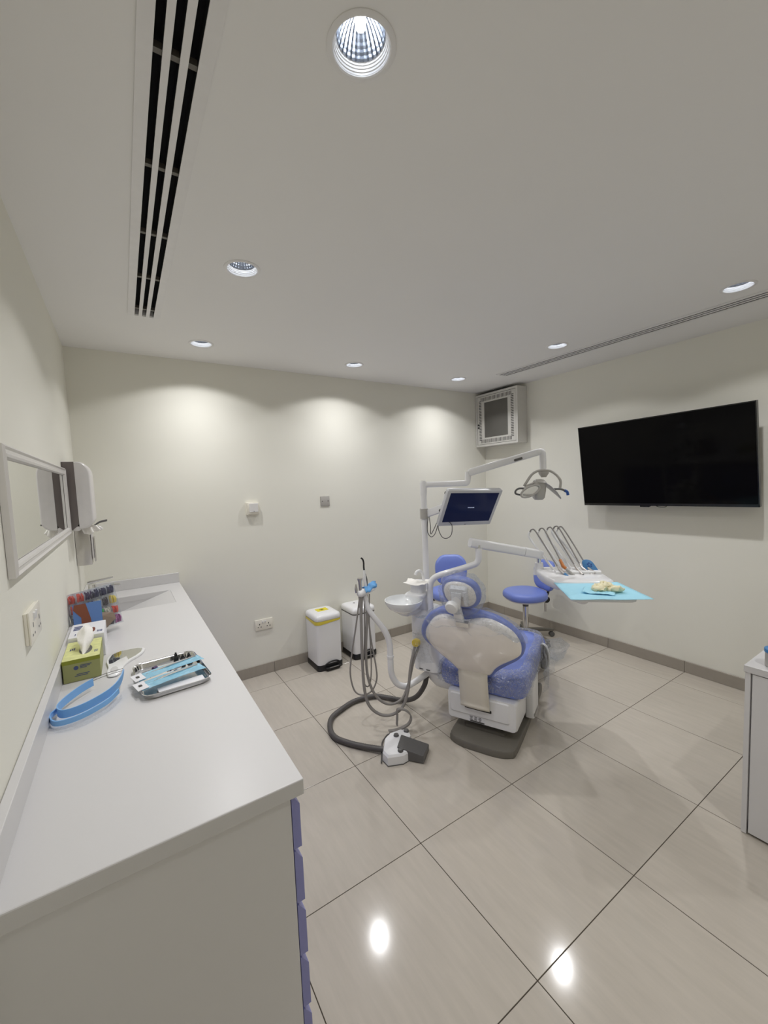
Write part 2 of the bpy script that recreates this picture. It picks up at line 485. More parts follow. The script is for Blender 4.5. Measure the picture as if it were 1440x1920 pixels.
def make_downlight():
    t = thing('downlight', '', 'ceiling light')
    obj('trim_ring', MB().lathe([(0.0635, 0.002), (0.0635, -0.002), (0.066, -0.0045), (0.074, -0.0045), (0.078, -0.002), (0.078, 0.0005)], n=48), 'ring', t)
    pr = []
    for k in range(4):
        r = 0.063 - 0.0022 * k; z = 0.001 + 0.0055 * k
        pr += [(r, z), (r - 0.0004, z + 0.0045), (r - 0.002, z + 0.0055)]
    obj('baffle', MB().lathe(pr, n=48), 'baffle', t)
    rf = MB(); n = 56; rows = 12
    rings = []
    for k in range(rows + 1):
        u = k / rows
        r = 0.0545 * (1 - u) ** 0.62 + 0.014 * u - (0.0006 if k % 2 else 0.0); z = 0.022 + 0.062 * u
        rings.append([V(((r + (0.0008 if i % 2 else -0.0008)) * math.cos(2 * PI * i / n),
                         (r + (0.0008 if i % 2 else -0.0008)) * math.sin(2 * PI * i / n), z)) for i in range(n)])
    rf.loft(rings, False, True)
    obj('reflector', rf, 'reflector', t, smooth=0)
    obj('lamp', MB().lathe([(0.001, 0.038), (0.010, 0.040), (0.0125, 0.048), (0.0125, 0.08)], n=20, caps=(True, True)), 'lamp', t)
    return t
dl_labels = ['large bright recessed downlight on the ceiling closest to the camera',
             'recessed downlight beside the end of the black slotted air vent, second along the mirror wall',
             'recessed downlight in the corner above the sink and towel dispenser',
             'recessed downlight above the middle of the back wall, over the two white bins',
             'recessed downlight nearest the wall-mounted rack cabinet in the corner',
             'recessed downlight beside the long vent, between the rack cabinet and the television',
             'recessed downlight beside the long vent, in front of the television at the picture edge']
dl0 = make_downlight()
for i, (x, y) in enumerate(LIGHTS + ADDED_FILL):
    lab = dl_labels[i] if i < 7 else 'unseen fill downlight added on the ceiling behind the camera'
    if i == 0:
        d = dl0; d.location = (x, y, H); d['label'] = lab
    else:
        d = copy_thing(dl0, (x, y, H), lab)
    d['group'] = 'recessed ceiling downlights' if i < 7 else 'added fill lights behind the camera'
    s = spot(x, y)

# ------------------------------------------------------------------ slot diffusers
def vent(i, x0, x1, y0, y1, label):
    t = thing('air_vent', label, 'air vent', ((x0 + x1) / 2, (y0 + y1) / 2, H), group='linear slot air vents')
    slots = [(x0 + 0.032, x0 + 0.051), (x0 + 0.067, x0 + 0.086), (x0 + 0.103, x0 + 0.123)]
    z0, z1, z2 = H - 0.004, H - 0.0005, H + 0.035
    fm = MB()
    fm.bb(x0, slots[0][0], y0, y1, z0, z1); fm.bb(slots[2][1], x1, y0, y1, z0, z1)
    fm.bb(slots[0][0], slots[2][1], y1 - 0.008, y1, z0, z1); fm.bb(slots[0][0], slots[2][1], y0, y0 + 0.03, z0, z1)
    obj('frame', fm, 'ring', t, smooth=0)
    obj('fin', MB().bb(slots[0][1], slots[1][0], y0 + 0.03, y1 - 0.008, z0, z1), 'ring', t, smooth=0)
    obj('fin', MB().bb(slots[1][1], slots[2][0], y0 + 0.03, y1 - 0.008, z0, z1), 'ring', t, smooth=0)
    dm = MB()
    for a, b in ((x0 + 0.023, slots[0][0]), (slots[0][1], slots[1][0]), (slots[1][1], slots[2][0]), (slots[2][1], x1 - 0.023)):
        dm.bb(a + 0.0005, b - 0.0005, y0 + 0.03, y1 - 0.015, z1 + 0.0002, z2)
    dm.bb(x0 + 0.022, x1 - 0.022, y0 + 0.025, y1 - 0.014, z2, H + 0.095)
    obj('duct', dm, 'dark', t, smooth=0)
    y = y1 - 0.094
    while y > y0 + 0.1:
        for a, b in slots:
            obj('spacer', MB().bb(a, b, y - 0.007, y + 0.007, z1 + 0.003, z1 + 0.018), 'basegrey', t, smooth=0)
        y -= 0.374
vent(0, *VENTS[0], 'wide black slotted air vent on the ceiling above the mirror wall')
vent(1, *VENTS[1], 'long thin-looking slotted air vent on the ceiling above the television wall')

# ------------------------------------------------------------------ counter run along the mirror wall
CT, CX, CY = 0.9017, 0.570, 0.887
top = MB()
hx0, hx1, hy0, hy1 = 0.125, 0.487, 2.79, 3.172
xs = [0.0015, hx0, hx1, CX]; ys = [CY, hy0, hy1, D - 0.0015]
zt, zb = CT, CT - 0.040
vs = [V((x, y, z)) for z in (zt, zb) for y in ys for x in xs]
fs = []
for j in range(3):
    for i in range(3):
        if i == 1 and j == 1: continue
        a = j * 4 + i
        fs.append([a, a + 1, a + 5, a + 4]); fs.append([16 + a, 16 + a + 4, 16 + a + 5, 16 + a + 1])
for a, b in ((0, 1), (1, 2), (2, 3), (3, 7), (7, 11), (11, 15), (15, 14), (14, 13), (13, 12), (12, 8), (8, 4), (4, 0), (5, 6), (6, 10), (10, 9), (9, 5)):
    fs.append([a, b, b + 16, a + 16])
top.add(vs, fs)
wt = obj('worktop', top, 'counter', smooth=0)
bv = wt.modifiers.new('edge', 'BEVEL'); bv.width = 0.003; bv.segments = 2; bv.limit_method = 'ANGLE'
tag(wt, 'long white quartz worktop with a sloped sink along the mirror wall', 'worktop')
obj('backsplash', MB().bb(0.0015, 0.022, CY, D - 0.001, CT, CT + 0.072, 0.002), 'counter', wt, smooth=0)
obj('backsplash', MB().bb(0.022, CX, D - 0.022, D - 0.0015, CT, CT + 0.072, 0.002), 'counter', wt, smooth=0)
bs = MB()
zd = CT - 0.12
hx0 -= 0.0015; hy0 -= 0.0015; hy1 += 0.0015
bs.add([(hx1, hy0, CT - 0.001), (hx1, hy1, CT - 0.001), (hx0, hy1, zd), (hx0, hy0, zd)], [[0, 1, 2, 3]])     # ramp
bs.add([(hx0, hy1, zd), (hx1, hy1, CT - 0.001), (hx0, hy1, CT - 0.002)], [[0, 1, 2]])
bs.add([(hx0, hy0, zd), (hx1, hy0, CT - 0.001), (hx0, hy0, CT - 0.002)], [[0, 1, 2]])
bs.add([(hx0, hy0, zd), (hx0, hy1, zd), (hx0, hy1, CT - 0.002), (hx0, hy0, CT - 0.002)], [[0, 1, 2, 3]])
obj('sink_basin', bs, 'counter', wt, smooth=0)

# drawer unit at the near end, door units behind it
def unit_shell(name, label, y0, y1):
    t = thing(name, label, 'cabinet', (0.28, (y0 + y1) / 2, 0))
    obj('carcass', MB().bb(0.002, 0.541, y0, y1, 0.10, zb - 0.001, 0.001, seg=1), 'cabinet', t, smooth=0)
    obj('plinth', MB().bb(0.03, 0.50, y0 + 0.002, y1 - 0.002, 0.0, 0.10), 'cabinet', t, smooth=0)
    return t
def front_mb(y0, y1, z0, z1):
    m = MB()
    x0, x1, bvl = 0.543, 0.563, 0.024
    prof = [(x0, z0), (x1, z0), (x1, z1 - bvl), (x0 + 0.004, z1), (x0, z1)]
    m.loft([[V((x, y0, z)) for x, z in prof], [V((x, y1, z)) for x, z in prof]])
    return m
t = unit_shell('drawer_cabinet', 'white drawer cabinet with lavender drawer fronts at the near end of the worktop', 0.905, 1.50)
for k in range(5):
    z1 = 0.853 - 0.1405 * k
    obj('drawer', front_mb(0.906, 1.498, z1 - 0.134, z1), 'lav', t, smooth=0)
for nm, lab, y0, y1 in (('base_cabinet', 'white base cabinet with lavender doors next to the drawer cabinet', 1.502, 2.36),
                        ('sink_cabinet', 'white base cabinet with lavender doors under the sloped sink', 2.362, 3.40)):
    t = thing(nm, lab, 'cabinet', (0.28, (y0 + y1) / 2, 0))
    cm_ = MB().bb(0.002, 0.541, y0, y0 + 0.018, 0.10, zb - 0.001).bb(0.002, 0.541, y1 - 0.018, y1, 0.10, zb - 0.001)
    cm_.bb(0.002, 0.541, y0 + 0.018, y1 - 0.018, 0.10, 0.118).bb(0.002, 0.014, y0 + 0.018, y1 - 0.018, 0.118, zb - 0.001)
    obj('carcass', cm_, 'cabinet', t, smooth=0)
    obj('plinth', MB().bb(0.03, 0.50, y0 + 0.002, y1 - 0.002, 0.0, 0.10), 'cabinet', t, smooth=0)
    ym = (y0 + y1) / 2
    obj('door', front_mb(y0 + 0.002, ym - 0.002, 0.157, 0.853), 'lav', t, smooth=0)
    obj('door', front_mb(ym + 0.002, y1 - 0.002, 0.157, 0.853), 'lav', t, smooth=0)

# faucet
t = thing('faucet', 'chrome single-lever faucet behind the sink', 'faucet', (0.062, 3.03, CT))
obj('body', MB().lathe([(0.027, CT), (0.027, CT + 0.008), (0.022, CT + 0.012), (0.022, CT + 0.135), (0.02, CT + 0.14)], (0.062, 3.03, 0), 24, caps=(True, True)), 'chrome', t)
obj('spout', MB().loft([[V((0.075, 3.03 + a, CT + 0.10 + b)) for a, b in rrect(0.034, 0.028, 0.01)], [V((0.17, 3.03 + a, CT + 0.118 + b)) for a, b in rrect(0.034, 0.02, 0.009)], [V((0.205, 3.03 + a, CT + 0.115 + b)) for a, b in rrect(0.03, 0.014, 0.006)]]), 'chrome', t)
obj('lever', MB().loft([[V((0.04, 3.03 + a, CT + 0.152 + b)) for a, b in rrect(0.042, 0.018, 0.008)], [V((0.09, 3.03 + a, CT + 0.158 + b)) for a, b in rrect(0.036, 0.014, 0.006)], [V((0.17, 3.03 + a, CT + 0.168 + b)) for a, b in rrect(0.018, 0.008, 0.0035)]]), 'chrome', t)

# mirror
t = thing('wall_mirror', 'wide framed mirror hanging on the wall above the worktop', 'mirror', (0.0, 2.0, 1.39))
y0, y1, z0, z1 = 1.365, 2.672, 1.388, 1.730
def mould(y0, y1, z0, z1):
    m = MB()
    prof = [(0.0, 0.0), (0.0, 0.015), (0.006, 0.020), (0.012, 0.015), (0.020, 0.015), (0.024, 0.018), (0.031, 0.016), (0.036, 0.007)]
    cs = [(y0, z0, 1, 1), (y1, z0, -1, 1), (y1, z1, -1, -1), (y0, z1, 1, -1), (y0, z0, 1, 1)]
    rings = [[V((h + 0.001, y + sy * d, z + sz * d)) for d, h in prof] for y, z, sy, sz in cs]
    return m.loft(rings, False, False, False)
obj('mirror_frame', mould(y0, y1, z0, z1), 'frame', t, smooth=25)
obj('mirror_glass', MB().bb(0.001, 0.007, y0 + 0.03, y1 - 0.03, z0 + 0.03, z1 - 0.03), 'mirror', t, smooth=0)

# paper towel dispenser
t = thing('paper_towel_dispenser', 'white and grey paper towel dispenser on the wall at the end of the mirror', 'dispenser', (0.0, 2.83, 1.39))
ya, yb = 2.688, 2.955
def side_prof(x0, x1, rt, rb, zt_, zb_, n=6):
    # outline in x,z with rounded outer corners
    o = [(x0, zb_)]
    for k in range(n + 1):
        a = -PI / 2 + PI / 2 * k / n
        o.append((x1 - rb + rb * math.cos(a), zb_ + rb + rb * math.sin(a)))
    for k in range(n + 1):
        a = PI / 2 * k / n
        o.append((x1 - rt + rt * math.cos(a), zt_ - rt * 1.4 + rt * 1.4 * math.sin(a)))
    o.append((x0, zt_))
    return o
gp = [(0.001, 1.412), (0.02, 1.402), (0.046, 1.425), (0.053, 1.437), (0.053, 1.765), (0.001, 1.765)]
obj('back_housing', MB().loft([[V((x, y, z)) for x, z in gp] for y in (ya, yb)]), 'disgrey', t, smooth=20)
sp_ = side_prof(0.0535, 0.120, 0.05, 0.05, 1.766, 1.408)
sp_ = sp_[:1] + sp_[1:]
cv = MB()
yc = (ya + yb) / 2; hw = (yb - ya) / 2
cen = (0.055, 1.58)
rings = []
for k, (dy, s) in enumerate(((-hw - 0.001, 0.86), (-hw + 0.004, 0.95), (-hw + 0.02, 1.0), (hw - 0.02, 1.0), (hw - 0.004, 0.95), (hw + 0.001, 0.86))):
    rings.append([V((0.0535 + (x - 0.0535) * s, yc + dy, cen[1] + (z - cen[1]) * (0.97 + 0.03 * (s - 0.86) / 0.14))) for x, z in sp_])
cv.loft(rings)
cv.bb(0.022, 0.056, ya + 0.001, yb - 0.001, 1.398, 1.424, 0.008)
obj('cover', cv, 'diswhite', t, smooth=40)
pp = MB(); n = 8
for (x0_, x1_, y_, zt_, zb2, sk) in ((0.055, 0.098, 2.74, 1.415, 1.365, 0.012), (0.075, 0.118, 2.86, 1.410, 1.372, 0.02)):
    pp = MB()
    pts = []
    for i in range(n + 1):
        for j in range(5):
            u, v_ = i / n, j / 4
            pts.append((x0_ + (x1_ - x0_) * u + sk * v_, y_ + 0.02 * math.sin(u * 5) + 0.05 * u, zt_ + (zb2 - zt_) * v_ * (1 - 0.5 * abs(u - 0.5))))
    pp.add(pts, [[i * 5 + j, i * 5 + j + 1, (i + 1) * 5 + j + 1, (i + 1) * 5 + j] for i in range(n) for j in range(4)])
    pw_ = obj('paper_towel', pp, 'tissue', t, smooth=60)
    sm = pw_.modifiers.new('thick', 'SOLIDIFY'); sm.thickness = 0.0015

# soap dispenser with elbow lever
t = thing('soap_dispenser', 'brushed metal soap dispenser on the wall above the faucet', 'dispenser', (0.0, 3.1, 1.15))
obj('body', MB().bb(0.001, 0.076, 3.0, 3.11, 1.165, 1.385, 0.004), 'steel', t, smooth=30)
obj('front_plate', MB().bb(0.078, 0.086, 3.005, 3.105, 1.20, 1.375, 0.002), 'diswhite', t, smooth=30)
obj('bracket', MB().bb(0.088, 0.094, 3.02, 3.09, 1.18, 1.33, 0.002), 'steel', t, smooth=30)
for k in (0, 1):
    yy = 3.02 + 0.07 * k
    obj('lever', MB().tube(fillet([(0.07, yy, 1.375), (0.10, yy, 1.398), (0.125, yy, 1.418), (0.165, yy, 1.424)], 0.02), 0.0045, 8), 'dgrey', t)
obj('nozzle', MB().tube(fillet([(0.08, 3.055, 1.375), (0.12, 3.055, 1.388), (0.135, 3.055, 1.37)], 0.012), 0.010, 10), 'diswhite', t)

# wall plates -------------------------------------------------------
def plate_wall_left():
    t = thing('power_socket', 'white surface-mounted double socket on the mirror wall above the tissue box', 'socket', (0.0, 1.565, 1.16))
    obj('back_box', MB().bb(0.0, 0.009, 1.478, 1.640, 1.176, 1.268, 0.002), 'socket', t, smooth=0)
    p = obj('face_plate', MB().bb(0.009, 0.014, 1.476, 1.642, 1.174, 1.270, 0.002), 'socket', t, smooth=30)
    for y in (1.535, 1.565):
        obj('rocker', MB().box((0.0145, y, 1.246), (0.006, 0.012, 0.024), Matrix.Rotation(0.15, 3, 'Y'), 0.001), 'white', t, smooth=0)
    pins = MB()
    for yc_ in (1.52, 1.615):
        pins.bb(0.0138, 0.0144, yc_ - 0.004, yc_ + 0.004, 1.218, 1.232)
        for s in (-1, 1): pins.bb(0.0138, 0.0144, yc_ + s * 0.014 - 0.005, yc_ + s * 0.014 + 0.005, 1.195, 1.201)
    obj('pin_holes', pins, 'dgrey', p, smooth=0, kind='stuff')
plate_wall_left()
t = thing('light_switch', 'white square light switch on the back wall, nearer the sink', 'switch', (1.15, D, 1.36))
obj('back_box', MB().bb(1.096, 1.196, D - 0.028, D, 1.366, 1.468, 0.003), 'socket', t, smooth=0)
obj('face_plate', MB().bb(1.105, 1.197, D - 0.034, D - 0.028, 1.372, 1.468, 0.003), 'socket', t, smooth=30)
obj('rocker', MB().box((1.153, D - 0.036, 1.424), (0.070, 0.008, 0.072), Matrix.Rotation(0.06, 3, 'X'), 0.002), 'whitemat', t, smooth=0)
obj('indicator', MB().lathe([(0.003, 0), (0.003, 0.0012)], (1.153, D - 0.0395, 1.394), 10, (V((1, 0, 0)), V((0, 0, 1)), V((0, -1, 0))), (True, True)), 'slot', t)
t = thing('blank_wall_plate', 'square blank metal wall plate on the back wall beside the light switch', 'wall plate', (1.805, D, 1.39))
obj('face_plate', MB().bb(1.760, 1.850, D - 0.008, D, 1.394, 1.484, 0.003), 'lampgrey', t, smooth=30)
for x in (1.777, 1.833):
    obj('screw', MB().lathe([(0.0045, 0), (0.0035, 0.0016)], (x, D - 0.008, 1.439), 12, (V((1, 0, 0)), V((0, 0, 1)), V((0, -1, 0))), (True, True)), 'slot', t)
t = thing('power_socket', 'white double wall socket low on the back wall beside the bins', 'socket', (1.182, D, 0.38))
p = obj('face_plate', MB().bb(1.108, 1.257, D - 0.012, D, 0.386, 0.476, 0.003), 'socket', t, smooth=30)
for x in (1.171, 1.194):
    obj('rocker', MB().box((x, D - 0.0135, 0.455), (0.012, 0.006, 0.018), Matrix.Rotation(0.15, 3, 'X'), 0.001), 'white', t, smooth=0)
pins = MB()
for xc in (1.145, 1.220):
    pins.bb(xc - 0.0035, xc + 0.0035, D - 0.0126, D - 0.0118, 0.431, 0.442)
    for s in (-1, 1): pins.bb(xc + s * 0.012 - 0.004, xc + s * 0.012 + 0.004, D - 0.0126, D - 0.0118, 0.410, 0.417)
obj('pin_holes', pins, 'inkb', p, smooth=0, kind='stuff')

# ------------------------------------------------------------------ things on the worktop
# tissue box
t = thing('tissue_box', 'green carton of tissues with a tissue pulled up at the worktop wall edge', 'tissue box', (0.08, 1.95, CT), 0)
bx = MB().bb(0.026, 0.140, 1.855, 2.075, CT + 0.0005, CT + 0.083, 0.0015, seg=1)
obj('carton', bx, 'green', t, smooth=0)
obj('band', MB().bb(0.0255, 0.1405, 1.8545, 2.0755, CT + 0.069, CT + 0.0835), 'greendark', t, smooth=0)
obj('top_print', MB().bb(0.0258, 0.1402, 1.8550, 2.075, CT + 0.0836, CT + 0.0846), 'greenlight', t, smooth=0)
pr = MB()
pr.lathe([(0.0075, 0), (0.0075, 0.0006)], (0.066, 1.8543, CT + 0.052), 14, (V((1, 0, 0)), V((0, 0, 1)), V((0, -1, 0))), (True, True))
for k, (a, b, z) in enumerate(((0.078, 0.113, 0.058), (0.078, 0.108, 0.053), (0.078, 0.098, 0.048), (0.066, 0.105, 0.026), (0.060, 0.100, 0.020))):
    pr.bb(a, b, 1.8538, 1.8545, CT + z, CT + z + 0.0022)
for k in range(3): pr.bb(0.040 + 0.006 * k, 0.044 + 0.006 * k, 1.965 + 0.004 * (k % 2), 1.985 + 0.003 * k, CT + 0.0845, CT + 0.0853)
for k in range(2): pr.bb(0.122 + 0.006 * k, 0.125 + 0.006 * k, 1.90, 1.925, CT + 0.0845, CT + 0.0853)
obj('print', pr, 'ink', t, smooth=0, kind='stuff')
obj('opening', MB().prism(ell(0.021, 0.052, 28, 0.092, 1.95), CT + 0.0846, CT + 0.0856, ID), 'dgrey', t, smooth=0)
ts = MB(); rings = []
for k in range(9):
    u = k / 8
    a = 0.012 + 0.012 * math.sin(u * 2.6); b = 0.042 - 0.024 * u
    cx_, cy_ = 0.088 + 0.006 * u, 1.945 + 0.075 * u ** 1.2
    z = CT + 0.084 + 0.016 + 0.055 * u ** 0.8 - 0.016 * (1 - u) ** 2
    rings.append([V((cx_ + a * math.cos(q) * (1 + 0.25 * math.sin(3 * q + 4 * u)), cy_ + b * math.sin(q) * (1 + 0.2 * math.cos(4 * q)), z + 0.008 * math.sin(2 * q + 5 * u) * u)) for q in [2 * PI * i / 22 for i in range(22)]])
ts.loft(rings, True, True).crumple(0.005, 40, 2)
obj('tissue', ts, 'tissue', t, smooth=70)

# white printed carton behind it
t = thing('printed_carton', 'white printed carton standing behind the green tissue box', 'box', (0.08, 2.2, CT))
obj('carton', MB().bb(0.024, 0.148, 2.085, 2.29, CT + 0.0005, CT + 0.10, 0.0015, seg=1), 'carton', t, smooth=0)
pr = MB()
for k in range(3): pr.bb(0.034, 0.066, 2.19 + 0.022 * k, 2.204 + 0.022 * k, CT + 0.100, CT + 0.1008)
pr.bb(0.045, 0.048, 2.11, 2.135, CT + 0.100, CT + 0.1008)
for k in range(4): pr.bb(0.122 + 0.005 * k, 0.125 + 0.005 * k, 2.115, 2.14, CT + 0.100, CT + 0.1008)
obj('print', pr, 'ink', t, smooth=0, kind='stuff')
obj('print', MB().prism(ell(0.008, 0.035, 20, 0.106, 2.16), CT + 0.1, CT + 0.101, ID), 'inkbrown', t, smooth=0, kind='stuff')

# clear organiser full of coloured ties, leaning and facing the room
oc = V((0.108, 2.455, CT + 0.012))
oa = V((0.955, 0.29, 0)).normalized(); oup = V((-0.04, 0.16, 0.98)).normalized()
oa = (oa - oup * oa.dot(oup)).normalized()
tw = math.radians(-6)
oa2 = oa * math.cos(tw) + oup * -math.sin(tw); oup2 = oup * math.cos(tw) + oa * math.sin(tw)
on = oa2.cross(oup2)       # towards the camera
if on.y > 0: on = -on
oa2 = -oa2 if oa2.x < 0 else oa2
fo = fr(oc + V((0, 0, 0.004)), oa2, oup2, on)
t = thing('tie_organiser', 'clear acrylic organiser filled with coloured elastic ties, leaning by the wall', 'organiser', (0.10, 2.46, CT))
ow, oh, od = 0.196, 0.205, 0.05
shell = MB()
def fbox(m, f, a0, a1, b0, b1, c0, c1, mi=0):
    vs = [f(a, b, c) for c in (c0, c1) for b in (b0, b1) for a in (a0, a1)]
    m.add(vs, [[0, 1, 3, 2], [4, 6, 7, 5], [0, 4, 5, 1], [2, 3, 7, 6], [0, 2, 6, 4], [1, 5, 7, 3]], mi)
    return m
fbox(shell, fo, -ow / 2, ow / 2, 0, oh, od - 0.002, od)
fbox(shell, fo, -ow / 2, ow / 2, 0, 0.002, 0, od); fbox(shell, fo, -ow / 2, ow / 2, oh - 0.002, oh, 0, od)
fbox(shell, fo, -ow / 2, -ow / 2 + 0.002, 0, oh, 0, od); fbox(shell, fo, ow / 2 - 0.002, ow / 2, 0, oh, 0, od)
obj('case', shell, 'acrylic', t, smooth=0)
obj('back_panel', fbox(MB(), fo, -ow / 2, ow / 2, 0, oh, -0.003, 0.0), 'carton', t, smooth=0)
div = MB()
for k in range(1, 4): fbox(div, fo, -ow / 2, ow / 2, oh * k / 4 - 0.001, oh * k / 4 + 0.001, 0, od - 0.004)
for k in range(1, 6): fbox(div, fo, -ow / 2 + ow * k / 6 - 0.0008, -ow / 2 + ow * k / 6 + 0.0008, 0, oh, 0, od - 0.004)
obj('divider', div, 'acrylic', t, smooth=0)
cols = [['red', 'red', 'purple', 'navy', 'navy', 'navy'], ['red', 'gry2', 'purple', 'wht2', 'gry2', 'yel2'],
        ['navy', 'navy', 'wht2', 'grn2', 'wht2', 'red'], ['navy', 'purple', 'navy', 'navy', 'gry2', 'pink2']]
rnd = random.Random(3)
for r in range(4):
    for c in range(6):
        a0 = -ow / 2 + ow * c / 6 + 0.003; b1 = oh - oh * r / 4 - 0.006
        m = MB()
        for q in range(7):
            aa = a0 + 0.004 + 0.0036 * q; hh = 0.028 + 0.012 * rnd.random(); dz = 0.01 + 0.02 * rnd.random()
            m.tube([fo(aa, b1 - 0.040, dz), fo(aa + 0.004 * (rnd.random() - .5), b1 - 0.040 + hh * 0.6, dz + 0.012), fo(aa + 0.006 * (rnd.random() - .5), b1 - 0.040 + hh, dz + 0.006)], 0.0032, 6)
        obj('tie_bundle', m, cols[r][c], t, smooth=60)

# printed display box with an open brown flap in front of it
t = thing('display_box', 'small blue and brown printed display box with open brown flap before the organiser', 'box', (0.08, 2.34, CT))
fd = fr((0.022, 2.345, CT + 0.0005), V((0.985, 0.17, 0)), V((0, 0.12, 0.993)), V((0.17, -0.985, 0.1)))
obj('front_panel', fbox(MB(), fd, 0, 0.112, 0.0, 0.175, -0.002, 0.0), 'cardblue', t, smooth=0)
pr = MB()
pr.prism([(0.028, 0.02), (0.072, 0.02), (0.066, 0.10), (0.05, 0.174), (0.005, 0.174), (0.001, 0.150), (0.03, 0.11)], 0.0001, 0.0011, fd)
obj('print', pr, 'cardbrown', t, smooth=0, kind='stuff')
obj('tray', fbox(MB(), fd, 0.0, 0.112, 0.0, 0.05, -0.05, -0.002), 'brown', t, smooth=0)
fl_ = MB()
A_, B_, C_, D_ = fd(0.112, 0.10, 0), fd(0.112, 0.0, 0), V((0.185, 2.40, CT + 0.07)), V((0.178, 2.41, CT + 0.10))
fl_.add([A_, B_ + V((0.005, 0, 0.03)), C_, D_, fd(0.07, 0.125, -0.006)], [[0, 1, 2, 3], [0, 3, 4]])
o = obj('flap', fl_, 'brown', t, smooth=0)
sm = o.modifiers.new('thick', 'SOLIDIFY'); sm.thickness = 0.002

# hand mirror lying on the worktop
t = thing('hand_mirror', 'white palette-shaped hand mirror lying flat on the worktop', 'hand mirror', (0.22, 1.95, CT))
hm = [(0.160, 1.905), (0.152, 1.975), (0.163, 2.045), (0.195, 2.075), (0.235, 2.072), (0.268, 2.068), (0.290, 2.045), (0.284, 2.000), (0.262, 1.962), (0.230, 1.925), (0.212, 1.880), (0.206, 1.835), (0.188, 1.808), (0.163, 1.815), (0.157, 1.855)]
hms = [(q.x, q.y) for q in spline([(a, b, 0) for a, b in hm], 5, True)]
obj('frame', MB().pillow(hms, [(0.97, CT + 0.0005), (1.0, CT + 0.003), (1.0, CT + 0.006), (0.97, CT + 0.009)], ID), 'white', t, smooth=50)
hg = [(0.163, 1.935), (0.160, 1.985), (0.172, 2.040), (0.200, 2.064), (0.235, 2.062), (0.264, 2.058), (0.281, 2.040), (0.275, 2.002), (0.254, 1.968), (0.228, 1.942), (0.222, 1.985), (0.195, 1.962), (0.176, 1.938)]
obj('mirror_glass', MB().prism(hg, CT + 0.0088, CT + 0.0098, ID), 'mirror', t, smooth=0)
obj('handle_hole', MB().prism(ell(0.013, 0.035, 20, 0.181, 1.862), CT + 0.0088, CT + 0.0094, ID), 'counter', t, smooth=0)

# face shield
t = thing('face_shield', 'light blue face shield headband with clear visor on the worktop corner', 'face shield', (0.1, 1.6, CT))
bd = spline([(0.122, 1.735, CT + 0.030), (0.088, 1.695, CT + 0.03), (0.052, 1.635, CT + 0.028), (0.038, 1.585, CT + 0.026), (0.058, 1.545, CT + 0.026), (0.105, 1.548, CT + 0.028), (0.160, 1.590, CT + 0.03), (0.190, 1.640, CT + 0.03), (0.206, 1.690, CT + 0.034), (0.214, 1.735, CT + 0.045)], 8)
def ribbon(m, path, h, th, taper=None):
    n = len(path); rings = []
    for i, p in enumerate(path):
        tg = (path[min(i + 1, n - 1)] - path[max(i - 1, 0)]).normalized()
        nn = V((tg.y, -tg.x, 0)).normalized()
        hh = h * (taper(i / (n - 1)) if taper else 1.0)
        rings.append([p - nn * th / 2 - V((0, 0, hh / 2)), p + nn * th / 2 - V((0, 0, hh / 2)), p + nn * th / 2 + V((0, 0, hh / 2)), p - nn * th / 2 + V((0, 0, hh / 2))])
    return m.loft(rings)
obj('headband', ribbon(MB(), bd, 0.026, 0.003, lambda u: 1.0 if u < 0.85 else 1.0 - 4.2 * (u - 0.85)), 'ltblue', t, smooth=30)
vb = spline([(0.040, 1.610, CT + 0.018), (0.022, 1.570, CT + 0.017), (0.042, 1.515, CT + 0.016), (0.100, 1.512, CT + 0.018), (0.165, 1.560, CT + 0.02), (0.198, 1.620, CT + 0.022)], 8)
obj('brow_band', ribbon(MB(), vb, 0.016, 0.004), 'ltblue', t, smooth=30)
vz = MB()
path2 = spline([(0.030, 1.60, 0), (0.014 + 0.01, 1.562, 0), (0.045, 1.497, 0), (0.105, 1.492, 0), (0.172, 1.545, 0), (0.205, 1.612, 0)], 6)
vz.loft([[V((p.x, p.y, CT + 0.012)) for p in path2], [V((p.x + 0.003, p.y - 0.012, CT + 0.003)) for p in path2]], False, False, False)
obj('visor', vz, 'visor', t, smooth=60)
st = MB()
for dz in (0.0, 0.008):
    st.tube(spline([(0.120, 1.735, CT + 0.034 + dz), (0.16, 1.75, CT + 0.036 + dz), (0.213, 1.738, CT + 0.044 + dz)], 8), 0.0009, 6)
obj('strap', st, 'slot', t)

